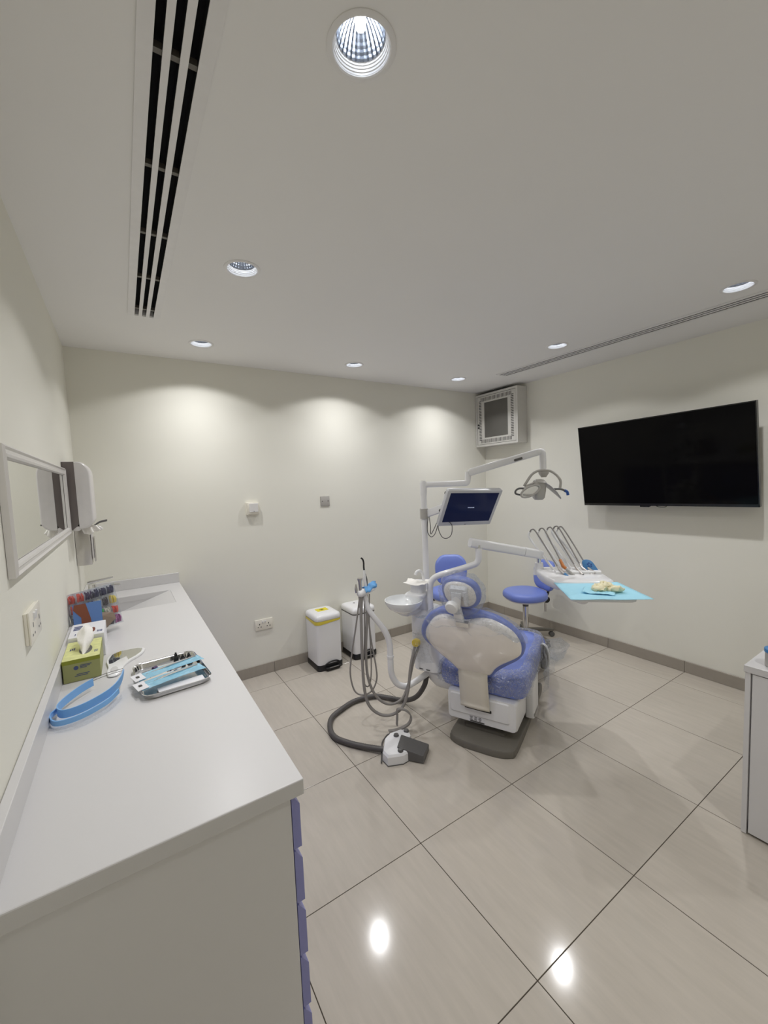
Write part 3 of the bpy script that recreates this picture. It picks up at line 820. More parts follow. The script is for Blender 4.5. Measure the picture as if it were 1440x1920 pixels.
# instrument tray with contents
TA = math.radians(5)
ft_o = V((0.362, 1.682, CT))
ft = fr(ft_o, V((math.cos(TA), math.sin(TA), 0)), V((-math.sin(TA), math.cos(TA), 0)), V((0, 0, 1)))
t = thing('instrument_tray', 'stainless steel instrument tray on the worktop', 'tray', ft_o)
tr = MB()
ol = rrect(0.222, 0.315, 0.035, 6)
prof = [(0.90, 0.001), (0.93, 0.003), (0.965, 0.019), (0.99, 0.022), (1.0, 0.021), (1.0, 0.0195), (0.985, 0.0195), (0.955, 0.018), (0.92, 0.002), (0.90, 0.0005)]
tr.loft([[ft(a * s, b * s, h) for a, b in ol] for s, h in prof], True, True)
o = obj('tray', tr, 'chrome', t, smooth=40)
def pouch(a0, b0, a1, b1, wd_, z, label):
    d = V((a1 - a0, b1 - b0, 0)); L_ = d.length; d.normalize(); nrm = V((-d.y, d.x, 0))
    base = ft(a0, b0, 0)
    X = V((d.x * math.cos(TA) - d.y * math.sin(TA), d.x * math.sin(TA) + d.y * math.cos(TA), 0)); Y = V((-X.y, X.x, 0))
    g = fr(base, X, Y, V((0, 0, 1)))
    th = thing('sterile_pouch', label, 'pouch', base, group='sterilisation pouches on the tray')
    m = MB(); nx, ny = 26, 8
    for side in (0, 1):
        vs = []
        for i in range(nx + 1):
            for j in range(ny + 1):
                u, v_ = i / nx, j / ny - 0.5
                bulge = (1 - (2 * v_) ** 2) * (0.005 + 0.002 * math.sin(u * 9)) * min(1, 8 * u, 8 * (1 - u))
                w_ = noise.noise(V((u * 14, v_ * 9, side * 3 + a0 * 40))) * 0.0022
                vs.append(g(u * L_, v_ * wd_, z + 0.004 * math.sin(u * 3.0) + (bulge if side else -bulge * 0.6) + w_))
        m.add(vs, [[i * (ny + 1) + j, (i + 1) * (ny + 1) + j, (i + 1) * (ny + 1) + j + 1, i * (ny + 1) + j + 1] for i in range(nx) for j in range(ny)])
    obj('blue_film', m, M['pouch'], th, smooth=60)
    obj('paper_end', MB().add([g(-0.012, -wd_ / 2, z + 0.004), g(0.022, -wd_ / 2, z + 0.006), g(0.022, wd_ / 2, z + 0.006), g(-0.012, wd_ / 2, z + 0.004),
                               g(-0.012, -wd_ / 2, z + 0.003), g(0.022, -wd_ / 2, z + 0.005), g(0.022, wd_ / 2, z + 0.005), g(-0.012, wd_ / 2, z + 0.003)],
                              [[0, 1, 2, 3], [7, 6, 5, 4], [0, 4, 5, 1], [1, 5, 6, 2], [2, 6, 7, 3], [3, 7, 4, 0]]), 'carton', th, smooth=0)
    obj('printed_square', MB().prism(rrect(0.010, 0.014, 0.001, 1, 0.004, 0.0), z + 0.0058, z + 0.0068, g), 'slot', th, smooth=0)
    ins = MB().tube([g(0.03, -0.004, z + 0.006), g(L_ * 0.5, 0.0, z + 0.011), g(L_ * 0.92, 0.004, z + 0.010)], 0.0024, 8)
    ins.tube([g(0.03, 0.008, z + 0.005), g(L_ * 0.5, 0.009, z + 0.010), g(L_ * 0.9, 0.010, z + 0.009)], 0.0018, 8)
    obj('instrument', ins, 'chrome', th)
m = film_mat('blue_pouch_film', 0.88, 0.97, (0.6, 0.85, 0.98), 0.0, 1.0)
m.node_tree.nodes['Mix Shader.001'].inputs[0].default_value = 0.35
for n_ in m.node_tree.nodes:
    if n_.type in ('BSDF_DIFFUSE', 'BSDF_TRANSLUCENT'): n_.inputs[0].default_value = (*S(150, 212, 240), 1)
M['pouch'] = m
pouch(-0.112, -0.012, 0.112, 0.030, 0.060, 0.030, 'clear blue sterilisation pouch lying across the tray beside the black bottles')
pouch(-0.112, -0.078, 0.100, -0.044, 0.066, 0.024, 'clear blue sterilisation pouch lying along the near edge of the steel tray')
for i, (a, b, lab) in enumerate(((0.036, 0.100, 'black dropper bottle standing tallest in the middle of the steel tray'),
                                 (0.058, 0.088, 'black dropper bottle in the steel tray beside the tallest black bottle'),
                                 (0.082, 0.094, 'black dropper bottle in the far corner of the steel tray'))):
    c = ft(a, b, 0.002)
    h = (0.046, 0.036, 0.034)[i]
    th = thing('dropper_bottle', lab, 'bottle', c, group='black bottles in the tray')
    obj('bottle', MB().lathe([(0.0085, 0), (0.0095, 0.003), (0.0095, h * 0.55), (0.006, h * 0.68)], c, 16, caps=(True, True)), 'black', th)
    obj('cap', MB().lathe([(0.0058, h * 0.66), (0.0058, h * 0.85), (0.0035, h * 0.9), (0.0035, h)], c, 14, caps=(True, True)), 'black', th)
c0, c1 = ft(-0.04, 0.085, 0.012), ft(0.025, 0.118, 0.012)
sy = thing('syringe', 'clear syringe with purple end lying in the steel tray', 'syringe', c0)
obj('barrel', MB().tube([c0, c1], 0.008, 14), 'acrylic', sy)
obj('plunger', MB().tube([c0.lerp(c1, -0.12), c0.lerp(c1, 0.08)], 0.0095, 14), 'purple', sy)
c0, c1 = ft(0.0, 0.066, 0.010), ft(0.050, 0.080, 0.012)
sy = thing('applicator', 'white applicator tube with blue band lying in the steel tray', 'applicator', c0)
obj('barrel', MB().tube([c0, c1], 0.0055, 12), 'white', sy)
obj('band', MB().tube([c0.lerp(c1, 0.1), c0.lerp(c1, 0.22)], 0.0060, 12), 'deepblue', sy)
c0 = ft(-0.085, 0.095, 0.004)
bag = MB().pillow(rrect(0.05, 0.07, 0.012, 5, -0.075, 0.085), [(0.9, 0.003), (1.0, 0.006), (0.8, 0.014), (0.4, 0.017)], ft).crumple(0.006, 60, 5)
tag(obj('clear_bag', bag, 'film2', smooth=12), 'small crumpled clear bag in the corner of the steel tray', 'bag')
cd_ = MB(); fbox(cd_, ft, -0.06, 0.088, -0.124, -0.085, 0.004, 0.008)
tag(obj('paper_card', cd_, 'carton', smooth=0), 'white paper card lying under the blue pouch at the near rim of the steel tray', 'card')

# ------------------------------------------------------------------ low cabinet at the television side
t = thing('low_cabinet', 'low white cabinet with pale top at the television side of the room', 'cabinet', (3.1, 0.2, 0))
x0, x1, y0, y1, zc = 2.432, 2.98, -0.5, 0.590, 0.727
obj('carcass', MB().bb(x0 + 0.018, x1, y0, y1 - 0.018, 0.06, zc, 0.001, seg=1), 'cabinet', t, smooth=0)
obj('side_panel', MB().bb(x0, x1, y1 - 0.018, y1, 0.002, zc, 0.001, seg=1), 'cabinet', t, smooth=0)
obj('plinth', MB().bb(x0 + 0.02, x1 - 0.02, y0 + 0.01, y1 - 0.02, 0.0, 0.06), 'dgrey', t, smooth=0)
for k in range(2):
    ya_, yb_ = y0 + 0.002 + 0.534 * k, y0 + 0.53 + 0.536 * k
    obj('door', MB().bb(x0, x0 + 0.018, ya_, min(yb_, y1 - 0.0215), 0.012, zc - 0.004, 0.001, seg=1), 'cabinet', t, smooth=0)
obj('top', MB().bb(x0 - 0.004, x1 + 0.004, y0, y1 + 0.004, zc, 0.757, 0.002), 'counter', t, smooth=0)
cc = V((2.500, 0.512, 0.757))
t = thing('lidded_jar', 'small grey jar with a blue lid on the low cabinet top', 'jar', cc)
obj('jar', MB().lathe([(0.030, 0.0005), (0.033, 0.004), (0.033, 0.062)], cc, 28, caps=(True, True)), 'lampgrey', t)
obj('lid', MB().lathe([(0.036, 0.062), (0.036, 0.076), (0.033, 0.079)], cc, 28, caps=(True, True)), 'bluecap', t)

# ------------------------------------------------------------------ television
tvc = V((0.2588, 0, 1.5972)).lerp(V((W - 0.105, 1.535, 1.665)), 0.9835)
tilt = math.radians(7.0); roll = math.radians(0.9)
n_ = V((-math.cos(tilt), 0, -math.sin(tilt)))
a_ = V((0, -1, 0)); u_ = V((-math.sin(tilt), 0, math.cos(tilt)))
a_, u_ = a_ * math.cos(roll) + u_ * math.sin(roll), u_ * math.cos(roll) - a_ * math.sin(roll)
ftv = fr(tvc, a_, u_, n_)
t = thing('television', 'large black flat television mounted on the wall', 'television', (W, 1.535, 1.31))
tw_, th_ = 1.205, 0.694
obj('housing', fbox(MB(), ftv, -tw_ / 2, tw_ / 2, -th_ / 2, th_ / 2, -0.03, 0.0), 'tvframe', t, smooth=0)
obj('rear_shell', MB().loft([[ftv(a, b, -0.03) for a, b in rrect(0.95, 0.45, 0.05, 5, 0, -0.06)], [ftv(a, b, -0.058) for a, b in rrect(0.85, 0.36, 0.05, 5, 0, -0.06)]]), 'tvframe', t, smooth=30)
obj('screen', fbox(MB(), ftv, -tw_ / 2 + 0.008, tw_ / 2 - 0.008, -th_ / 2 + 0.020, th_ / 2 - 0.008, 0.0, 0.0015), 'tvscreen', t, smooth=0)
bz = MB()
for a0, a1, b0, b1 in ((-tw_ / 2, tw_ / 2, -th_ / 2, -th_ / 2 + 0.018), (-tw_ / 2, tw_ / 2, th_ / 2 - 0.006, th_ / 2), (-tw_ / 2, -tw_ / 2 + 0.006, -th_ / 2, th_ / 2), (tw_ / 2 - 0.006, tw_ / 2, -th_ / 2, th_ / 2)):
    fbox(bz, ftv, a0, a1, b0, b1, 0.0, 0.004)
obj('bezel', bz, 'tvframe', t, smooth=0)
obj('sensor', MB().prism(rrect(0.07, 0.012, 0.004, 3, -0.10, -th_ / 2 - 0.004), -0.02, 0.002, ftv), 'tvframe', t, smooth=0)
obj('logo', fbox(MB(), ftv, -tw_ / 2 + 0.02, -tw_ / 2 + 0.045, -th_ / 2 + 0.007, -th_ / 2 + 0.011, 0.004, 0.0048), 'slot', t, smooth=0)
obj('cable', MB().tube(spline([ftv(-0.03, -th_ / 2 + 0.03, -0.035), ftv(-0.03, -th_ / 2 - 0.004, -0.03), ftv(0.0, -th_ / 2 - 0.014, -0.03), ftv(0.04, -th_ / 2 - 0.010, -0.03), ftv(0.05, -th_ / 2 + 0.02, -0.035)], 8), 0.0025, 6), 'black', t)
wb = MB().bb(W - 0.010, W - 0.0005, 1.33, 1.73, 1.45, 1.85).bb(W - 0.115, W - 0.008, 1.36, 1.40, 1.46, 1.70).bb(W - 0.115, W - 0.008, 1.66, 1.70, 1.46, 1.70)
obj('wall_bracket', wb, 'black', t, smooth=0)

# ------------------------------------------------------------------ rack cabinet in the corner
t = thing('rack_cabinet', 'pale metal wall rack cabinet with a smoked glass door in the ceiling corner', 'cabinet', (W, 3.1, 1.945))
x0, y0, y1, z0, z1 = W - 0.150, 2.810, 3.400, 1.945, 2.527
obj('case', MB().bb(x0 + 0.012, W - 0.001, y0, y1, z0, z1, 0.002, seg=1), 'rack', t, smooth=0)
fd_ = fr((x0 + 0.010, (y0 + y1) / 2, (z0 + z1) / 2), V((0, -1, 0)), V((0, 0, 1)), V((-1, 0, 0)))
w2, h2 = (y1 - y0) / 2, (z1 - z0) / 2
fm = MB()
for a0, a1, b0, b1 in ((-w2, w2, -h2, -h2 + 0.022), (-w2, w2, h2 - 0.022, h2), (-w2, -w2 + 0.022, -h2 + 0.022, h2 - 0.022), (w2 - 0.022, w2, -h2 + 0.022, h2 - 0.022)):
    fbox(fm, fd_, a0, a1, b0, b1, -0.002, 0.012)
obj('case_rim', fm, 'rack', t, smooth=0)
wa, wb_ = 0.165, 0.195
dr = MB()
for a0, a1, b0, b1 in ((-w2 + 0.026, w2 - 0.026, -h2 + 0.026, -wb_), (-w2 + 0.026, w2 - 0.026, wb_, h2 - 0.026), (-w2 + 0.026, -wa, -wb_, wb_), (wa, w2 - 0.026, -wb_, wb_)):
    fbox(dr, fd_, a0, a1, b0, b1, 0.0, 0.009)
door = obj('door', dr, 'rack', t, smooth=0)
obj('window', fbox(MB(), fd_, -wa, wa, -wb_, wb_, 0.003, 0.006), 'fglass', door, smooth=0)
obj('gap', fbox(MB(), fd_, -w2 + 0.020, w2 - 0.020, -h2 + 0.020, h2 - 0.020, -0.0015, 0.001), 'slot', t, smooth=0)
sl = MB()
for k in range(24):
    a = -0.21 + 0.42 * k / 23
    for b in (-0.232, 0.232): fbox(sl, fd_, a - 0.0042, a + 0.0042, b - 0.020, b + 0.020, 0.0088, 0.0094)
for k in range(26):
    b = -0.215 + 0.43 * k / 25
    for a in (-0.225, 0.225): fbox(sl, fd_, a - 0.018, a + 0.018, b - 0.0042, b + 0.0042, 0.0088, 0.0094)
obj('vent_slots', sl, 'slot', door, smooth=0, kind='stuff')
for b in (-0.045, -0.075):
    obj('lock', MB().lathe([(0.011, 0.009), (0.011, 0.016), (0.008, 0.018)], fd_(-w2 + 0.045, b, 0), 16, (V((0, -1, 0)), V((0, 0, 1)), V((-1, 0, 0))), (True, True)), 'black', door)
for k in range(3):
    p = MB().tube(spline([(x0 + 0.02 + 0.03 * k, 3.34, z1 + 0.004), (x0 + 0.03 + 0.03 * k, 3.2, z1 + 0.010), (x0 + 0.02 + 0.04 * k, 3.02, z1 + 0.008 + 0.012 * (k == 1)), (W - 0.03, 2.92, z1 + 0.012)], 8), 0.006, 8)
    obj('cable', p, 'black', t)

# ------------------------------------------------------------------ pedal bins
def make_bin(loc, label, h, kind):
    t = thing('pedal_bin', label, 'bin', (0, 0, 0), group='white pedal bins by the back wall')
    w, d = 0.228, 0.255
    ring = lambda ww, dd, r, z: [V((a, b, z)) for a, b in rrect(ww, dd, r, 6)]
    obj('base', MB().loft([ring(w + 0.004, d + 0.004, 0.03, 0.0005), ring(w + 0.010, d + 0.010, 0.033, 0.004), ring(w + 0.010, d + 0.010, 0.033, 0.045), ring(w + 0.002, d + 0.002, 0.03, 0.052)]), 'black', t, smooth=40)
    obj('body', MB().loft([ring(w, d, 0.03, 0.050), ring(w + 0.004, d + 0.004, 0.032, h)]), 'white', t, smooth=40)
    lz = h + 0.006
    obj('lid', MB().loft([ring(w, d, 0.034, lz), ring(w + 0.010, d + 0.010, 0.036, lz + 0.006), ring(w + 0.010, d + 0.010, 0.036, lz + 0.028), ring(w - 0.004, d - 0.004, 0.034, lz + 0.046), ring(w - 0.04, d - 0.04, 0.03, lz + 0.054), ring(w - 0.10, d - 0.10, 0.02, lz + 0.057)]), 'white', t, smooth=50)
    if kind:
        lm = MB().loft([ring(w + 0.011, d + 0.011, 0.036, h - 0.012), ring(w + 0.012, d + 0.012, 0.036, h - 0.002), ring(w + 0.009, d + 0.009, 0.036, lz + 0.002)], False, False)
        for i, p in enumerate(lm.v):
            if p.z < h - 0.01: lm.v[i] = p + V((0, 0, 0.018 * noise.noise(p * 11)))
        obj('liner', lm, 'liner', t, smooth=50)
        g = fr((0.0, 0.015, lz + 0.0565), V((1, 0, 0)), V((0, 1, 0)), V((0, 0, 1)))
        sk = obj('hazard_sticker', MB().prism(rrect(0.104, 0.078, 0.003, 2), 0, 0.0016, g), 'sticker', t, smooth=0)
        sy_ = MB()
        for k in range(3):
            a = PI / 2 + 2 * PI * k / 3
            cx_, cy_ = 0.0105 * math.cos(a), 0.0105 * math.sin(a)
            n2 = 24; gap = 0.9
            vs = []
            for i in range(n2 + 1):
                q = a + gap / 2 + (2 * PI - gap) * i / n2
                vs += [g(cx_ + 0.0125 * math.cos(q), cy_ + 0.0125 * math.sin(q), 0.0021), g(cx_ + 0.0088 * math.cos(q) + 0.0016 * math.cos(a), cy_ + 0.0088 * math.sin(q) + 0.0016 * math.sin(a), 0.0021)]
            sy_.add(vs, [[2 * i, 2 * i + 1, 2 * i + 3, 2 * i + 2] for i in range(n2)])
        rg = []
        for i in range(33):
            q = 2 * PI * i / 32
            rg += [g(0.0135 * math.cos(q), 0.0135 * math.sin(q), 0.0019), g(0.0112 * math.cos(q), 0.0112 * math.sin(q), 0.0019)]
        sy_.add(rg, [[2 * i, 2 * i + 1, 2 * i + 3, 2 * i + 2] for i in range(32)])
        obj('hazard_symbol', sy_, 'inkb', sk, smooth=0)
    else:
        obj('seal_line', MB().loft([ring(w + 0.006, d + 0.006, 0.034, h - 0.001), ring(w + 0.006, d + 0.006, 0.034, lz + 0.001)]), 'dgrey', t, smooth=40)
        g = fr((-0.02, 0.03, lz + 0.0565), V((1, 0, 0)), V((0, 1, 0)), V((0, 0, 1)))
        sk = obj('lid_sticker', MB().prism(rrect(0.075, 0.045, 0.003, 2), 0, 0.0012, g), 'carton', t, smooth=0)
        obj('sticker_mark', MB().prism(ell(0.010, 0.012, 16), 0.0012, 0.0018, g), 'dgrey', sk, smooth=0)
    yf = -d / 2 - 0.005
    pd = MB().tube(fillet([(-0.055, yf, 0.022), (-0.055, yf - 0.030, 0.028), (0.075, yf - 0.030, 0.028), (0.075, yf, 0.022)], 0.02), 0.008, 8)
    pd.bb(-0.05, 0.07, yf - 0.034, yf - 0.002, 0.010, 0.020, 0.004)
    obj('pedal', pd, 'black', t, smooth=40)
    obj('pedal_tread', MB().bb(-0.030, 0.055, yf - 0.0375, yf - 0.030, 0.026, 0.034, 0.002), 'hosegrey', t, smooth=40)
    obj('pedal_arch', MB().tube(fillet([(-0.06, yf + 0.002, 0.045), (-0.02, yf - 0.002, 0.070), (0.05, yf - 0.002, 0.070), (0.085, yf + 0.002, 0.045)], 0.03), 0.006, 8), 'black', t, smooth=40)
    t.location = loc
    return t
make_bin((1.662, 3.262, 0), 'white pedal bin with yellow hazard sticker and yellow liner', 0.425, True)
make_bin((2.020, 3.272, 0), 'white pedal bin without yellow liner, behind the hanging hoses', 0.412, False)

# ------------------------------------------------------------------ stools
def make_stool(loc, rz, hs, label, rb):
    # local +x is where the sitter faces
    t = thing('dental_stool', label, 'stool', (0, 0, 0), group='blue stools on castors')
    so = half([(0.0, 0.20), (0.11, 0.185), (0.185, 0.10), (0.205, -0.01), (0.175, -0.12), (0.09, -0.18), (0.0, -0.19)], 6)
    f = lambda a, b, c: V((b, a, c))
    obj('seat', MB().pillow(so, [(0.93, hs - 0.075), (0.99, hs - 0.062), (1.0, hs - 0.045), (0.985, hs - 0.022), (0.93, hs - 0.006), (0.75, hs), (0.4, hs - 0.003)], f), 'blue', t, smooth=60)
    obj('seat_pan', MB().pillow(so, [(0.6, hs - 0.098), (0.88, hs - 0.088), (0.94, hs - 0.074)], f), 'white', t, smooth=40)
    obj('column', MB().lathe([(0.026, 0.075), (0.026, hs - 0.15), (0.022, hs - 0.148)], n=24, caps=(True, True)), 'chrome', t)
    obj('piston', MB().lathe([(0.028, hs - 0.158), (0.028, hs - 0.140), (0.014, hs - 0.138), (0.014, hs - 0.115), (0.040, hs - 0.112), (0.040, hs - 0.098)], n=20, caps=(True, True)), 'dgrey', t)
    obj('hub', MB().lathe([(0.045, 0.068), (0.050, 0.078), (0.045, 0.098), (0.030, 0.104)], n=24, caps=(True, True)), 'basegrey', t)
    for k in range(5):
        a = rb + 2 * PI * k / 5
        d = V((math.cos(a), math.sin(a), 0)); n2 = V((-d.y, d.x, 0))
        lg = MB()
        rings = [[d * r + n2 * (p * w_) + V((0, 0, z + q * hh)) for p, q in ((-1, -1), (1, -1), (1, 1), (-1, 1))] for r, w_, z, hh in ((0.03, 0.024, 0.088, 0.014), (0.16, 0.020, 0.080, 0.012), (0.265, 0.016, 0.068, 0.009), (0.285, 0.012, 0.066, 0.008))]
        lg.loft(rings)
        leg = obj('leg', lg, 'basegrey', t, smooth=30)
        cs = MB()
        ctr = d * 0.275 + n2 * 0.0
        cs.lathe([(0.006, 0.045), (0.006, 0.062)], ctr, 8, caps=(True, True))
        for s in (-1, 1):
            cs.lathe([(0.008, 0.004 * s), (0.024, 0.004 * s), (0.024, 0.018 * s), (0.018, 0.021 * s)], ctr + V((0, 0, 0.0245)) + d * -0.008, 18, (d, V((0, 0, 1)), n2), (True, True))
        obj('caster', cs, 'dgrey', leg, smooth=40)
    bo = half([(0.0, 0.135), (0.09, 0.128), (0.145, 0.075), (0.155, 0.0), (0.14, -0.085), (0.09, -0.13), (0.0, -0.135)], 6)
    def fb(a, b, c):
        return V((-0.225 + c + 1.1 * a * a - 0.12 * b, a, hs + 0.130 + b * 1.08))
    obj('backrest', MB().pillow(bo, [(0.85, -0.030), (0.97, -0.024), (1.0, -0.004), (0.97, 0.016), (0.85, 0.026), (0.5, 0.030)], fb), 'blue', t, smooth=60)
    obj('back_post', MB().tube(fillet([(-0.05, 0, hs - 0.105), (-0.225, 0, hs - 0.105), (-0.275, 0, hs + 0.05), (-0.262, 0, hs + 0.16)], 0.06), 0.013, 10), 'black', t)
    obj('tilt_knob', MB().lathe([(0.02, -0.05), (0.032, -0.045), (0.032, 0.03), (0.024, 0.04)], (-0.215, 0, hs - 0.11), 14, (V((0, 0, 1)), V((1, 0, 0)), V((0, 1, 0))), (True, True)), 'black', t)
    obj('height_stem', MB().tube([(-0.215, 0.0, hs - 0.125), (-0.218, 0.0, hs - 0.235)], 0.012, 10), 'steel', t)
    obj('lever', MB().tube([(-0.02, -0.03, hs - 0.118), (-0.08, -0.14, hs - 0.125), (-0.085, -0.185, hs - 0.128)], [0.006, 0.009, 0.014], 10), 'black', t)
    t.location = loc; t.rotation_euler = (0, 0, rz)
    return t
make_stool((3.49, 2.545, 0), math.atan2(0.36, -0.93), 0.485, 'blue castor stool by the television wall, beyond the instrument tray', 0.55)
make_stool((2.78, 2.80, 0), math.atan2(-0.78, -0.62), 0.575, 'blue castor stool behind the dental chair headrest, near the back wall', 0.2)

# ------------------------------------------------------------------ dental chair (chair frame: +X to the feet, +Y to the spittoon side)
CO = V((2.31, 1.80, 0)); CR = math.radians(26)
ce = V((math.cos(CR), math.sin(CR), 0)); cl = V((-math.sin(CR), math.cos(CR), 0))
CH = fr(CO, ce, cl, (0, 0, 1))
YC = 0.055
chair = thing('dental_chair', 'blue reclining dental chair with beige back shell on a grey floor plate', 'dental chair', CO, CR)
# floor plate
bo = half([(0.0, -0.455), (0.10, -0.452), (0.175, -0.425), (0.20, -0.36), (0.202, 0.0), (0.195, 0.42), (0.15, 0.475), (0.0, 0.48)], 5)
fbp = lambda a, b, c: CH(b, a + 0.03, c)
obj('floor_plate', MB().pillow(bo, [(0.99, 0.0005), (1.0, 0.004), (1.0, 0.030), (0.985, 0.040), (0.95, 0.044)], fbp), 'basegrey', chair, smooth=40)
obj('plate_step', MB().loft([[CH(x, y + 0.04, z) for x, y in rrect(0.62 - 0.03 * k, 0.27 - 0.03 * k, 0.03, 4, 0.0)] for k, z in ((0, 0.044), (0, 0.060), (1, 0.066))]), 'basegrey', chair, smooth=40)
# lift body and covers
obj('lift_column', MB().loft([[CH(x, y + 0.05, z) for x, y in rrect(0.52, 0.26, 0.04, 4, 0.10)] for z in (0.064, 0.30)]), 'dgrey', chair, smooth=40)
rc = MB()
fx = lambda x: (lambda a, b, c: CH(x - c, a, b))
ro = rrect(0.43, 0.185, 0.022, 5, 0.052, 0.188)
rc.loft([[CH(-0.10, a, b) for a, b in ro], [CH(-0.315, a, b) for a, b in ro], [CH(-0.335, 0.052 + (a - 0.052) * 0.97, 0.188 + (b - 0.188) * 0.93) for a, b in ro]])
rear = obj('rear_cover', rc, 'white', chair, smooth=35)
obj('cover_panel', MB().loft([[CH(-0.335, a, b) for a, b in rrect(0.37, 0.125, 0.012, 4, 0.062, 0.205)], [CH(-0.341, a, b) for a, b in rrect(0.355, 0.112, 0.010, 4, 0.062, 0.205)]]), 'white', rear, smooth=30)
obj('slot', MB().prism(rrect(0.165, 0.016, 0.002, 2, 0.066, 0.196), -0.342, -0.344, lambda a, b, c: CH(c, a, b)), 'inkb', rear, smooth=0)
obj('rating_label', MB().prism(rrect(0.098, 0.040, 0.001, 1, 0.075, 0.122), -0.330, -0.3355, lambda a, b, c: CH(c, a, b)), 'carton', rear, smooth=0)
lp = MB()
for k in range(4):
    for j in range(3):
        lp.prism(rrect(0.020 - 0.004 * ((k + j) % 3), 0.003, 0.0005, 1, 0.111 - 0.027 * j, 0.136 - 0.0065 * k), -0.3355, -0.3362, lambda a, b, c: CH(c, a, b))
lp.prism(rrect(0.09, 0.008, 0.0005, 1, 0.075, 0.108), -0.3355, -0.3362, lambda a, b, c: CH(c, a, b))
obj('label_print', lp, 'slot', rear, smooth=0, kind='stuff')
obj('side_post', MB().loft([[CH(x, y, z) for x, y in rrect(0.15, 0.055, 0.012, 4, 0.005, -0.178)] for z in (0.062, 0.31)]), 'white', chair, smooth=35)
obj('side_post_foot', MB().loft([[CH(x, y, z) for x, y in rrect(0.12, 0.057, 0.006, 3, -0.005, -0.178)] for z in (0.070, 0.092)]), 'hosegrey', chair, smooth=35)
pan = MB()
po = rrect(0.60, 0.66, 0.12, 7, 0.02, 0.145)
pan.loft([[CH(0.02 + (x - 0.02) * s, 0.145 + (y - 0.145) * s, z) for x, y in po] for s, z in ((0.72, 0.205), (0.90, 0.222), (0.98, 0.26), (1.0, 0.315), (0.97, 0.325))])
obj('seat_pan', pan, 'white', chair, smooth=45)
# seat cushion with leg rest
so = half([(0.0, -0.315), (0.16, -0.318), (0.245, -0.30), (0.272, -0.21), (0.262, 0.05), (0.25, 0.30), (0.22, 0.48), (0.15, 0.585), (0.08, 0.60), (0.0, 0.605)], 6)
def fseat(a, b, c):
    rise = -0.10 * max(0, b - 0.42)
    dish = -0.016 * (1 - min(1, abs(a) / 0.24) ** 2) if c > 0.38 else 0
    return CH(b, a + YC + 0.01, c + rise + dish)
obj('seat', MB().pillow(so, [(0.86, 0.285), (0.97, 0.290), (1.0, 0.325), (1.0, 0.380), (0.97, 0.408), (0.90, 0.418), (0.5, 0.415)], fseat, (0, 0.2)), 'blue', chair, smooth=60)
lrx = (ce * 0.62 - V((0, 0, 0.78))).normalized(); lrn = lrx.cross(cl)
if lrn.z < 0: lrn = -lrn
flr = fr(CH(0.57, YC, 0.335), cl, lrx, lrn)
obj('leg_rest', MB().pillow(rrect(0.42, 0.40, 0.09, 6, 0, 0.19), [(0.9, -0.005), (0.98, 0.0), (1.0, 0.025), (0.96, 0.05), (0.8, 0.058)], flr), 'blue', chair, smooth=50)
obj('leg_rest_shell', MB().pillow(rrect(0.44, 0.40, 0.09, 6, 0, 0.19), [(0.85, -0.035), (0.97, -0.028), (1.0, -0.006)], flr), 'white', chair, smooth=40)
# grey side guard beside the seat
gd = MB()
go = ell(0.036, 0.085, 24, -0.196, 0.318, 2.4)
gd.pillow(go, [(0.94, 0.29), (1.0, 0.294), (1.0, 0.304), (0.94, 0.308)], lambda a, b, c: CH(c + 0.05 * (b - 0.3), a - 0.25 * (0.315 - b) * 0.3, b))
obj('side_guard', gd, 'dgrey', chair, smooth=45)
gw = MB().pillow(go, [(0.95, 0.310), (1.04, 0.315), (1.04, 0.323), (0.95, 0.328)], lambda a, b, c: CH(c + 0.05 * (b - 0.3), a - 0.006 - 0.25 * (0.315 - b) * 0.3, b))
obj('guard_liner', gw, 'white', chair, smooth=45)
# backrest: inclined frame, a = chair Y, b = up along the back, c = towards the patient
BA = math.radians(68)
bdv = V((-math.cos(BA), 0, math.sin(BA)))
bdw = ce * bdv.x + V((0, 0, bdv.z)); bnw = ce * math.sin(BA) + V((0, 0, math.cos(BA)))
P0 = CH(-0.32, YC, 0.40)
def fbk(a, b, c):
    return P0 + cl * a + bdw * b + bnw * (c + 0.15 * a * a)
sp2 = lambda pts, per=5: [(q.x, q.y) for q in spline([(a, b, 0) for a, b in pts], per, True)]
rim = sp2([(0.02, 0.488), (0.09, 0.490), (0.166, 0.476), (0.254, 0.418), (0.325, 0.326), (0.352, 0.24), (0.325, 0.18), (0.24, 0.12), (0.175, 0.06), (0.13, 0.0), (0.04, -0.01),
    (-0.055, 0.0), (-0.085, 0.025), (-0.115, 0.064), (-0.171, 0.117), (-0.240, 0.175), (-0.273, 0.222), (-0.285, 0.278), (-0.270, 0.345), (-0.225, 0.405), (-0.161, 0.452), (-0.081, 0.478)])
BC = (0.02, 0.27)
obj('backrest', MB().pillow(rim, [(0.94, -0.006), (0.985, -0.002), (1.0, 0.010), (1.0, 0.026), (0.97, 0.046), (0.90, 0.056), (0.6, 0.052), (0.3, 0.046)], fbk, BC), 'blue', chair, smooth=60)
shl = sp2([(0.302, 0.272), (0.279, 0.335), (0.219, 0.414), (0.146, 0.452), (0.085, 0.442), (0.026, 0.432), (-0.066, 0.460), (-0.124, 0.462), (-0.184, 0.436), (-0.235, 0.395), (-0.264, 0.339), (-0.272, 0.279),
    (-0.252, 0.226), (-0.159, 0.154), (-0.111, 0.104), (-0.083, 0.058), (-0.06, 0.045), (0.022, 0.036), (0.112, 0.036), (0.165, 0.089), (0.234, 0.15), (0.289, 0.215)])
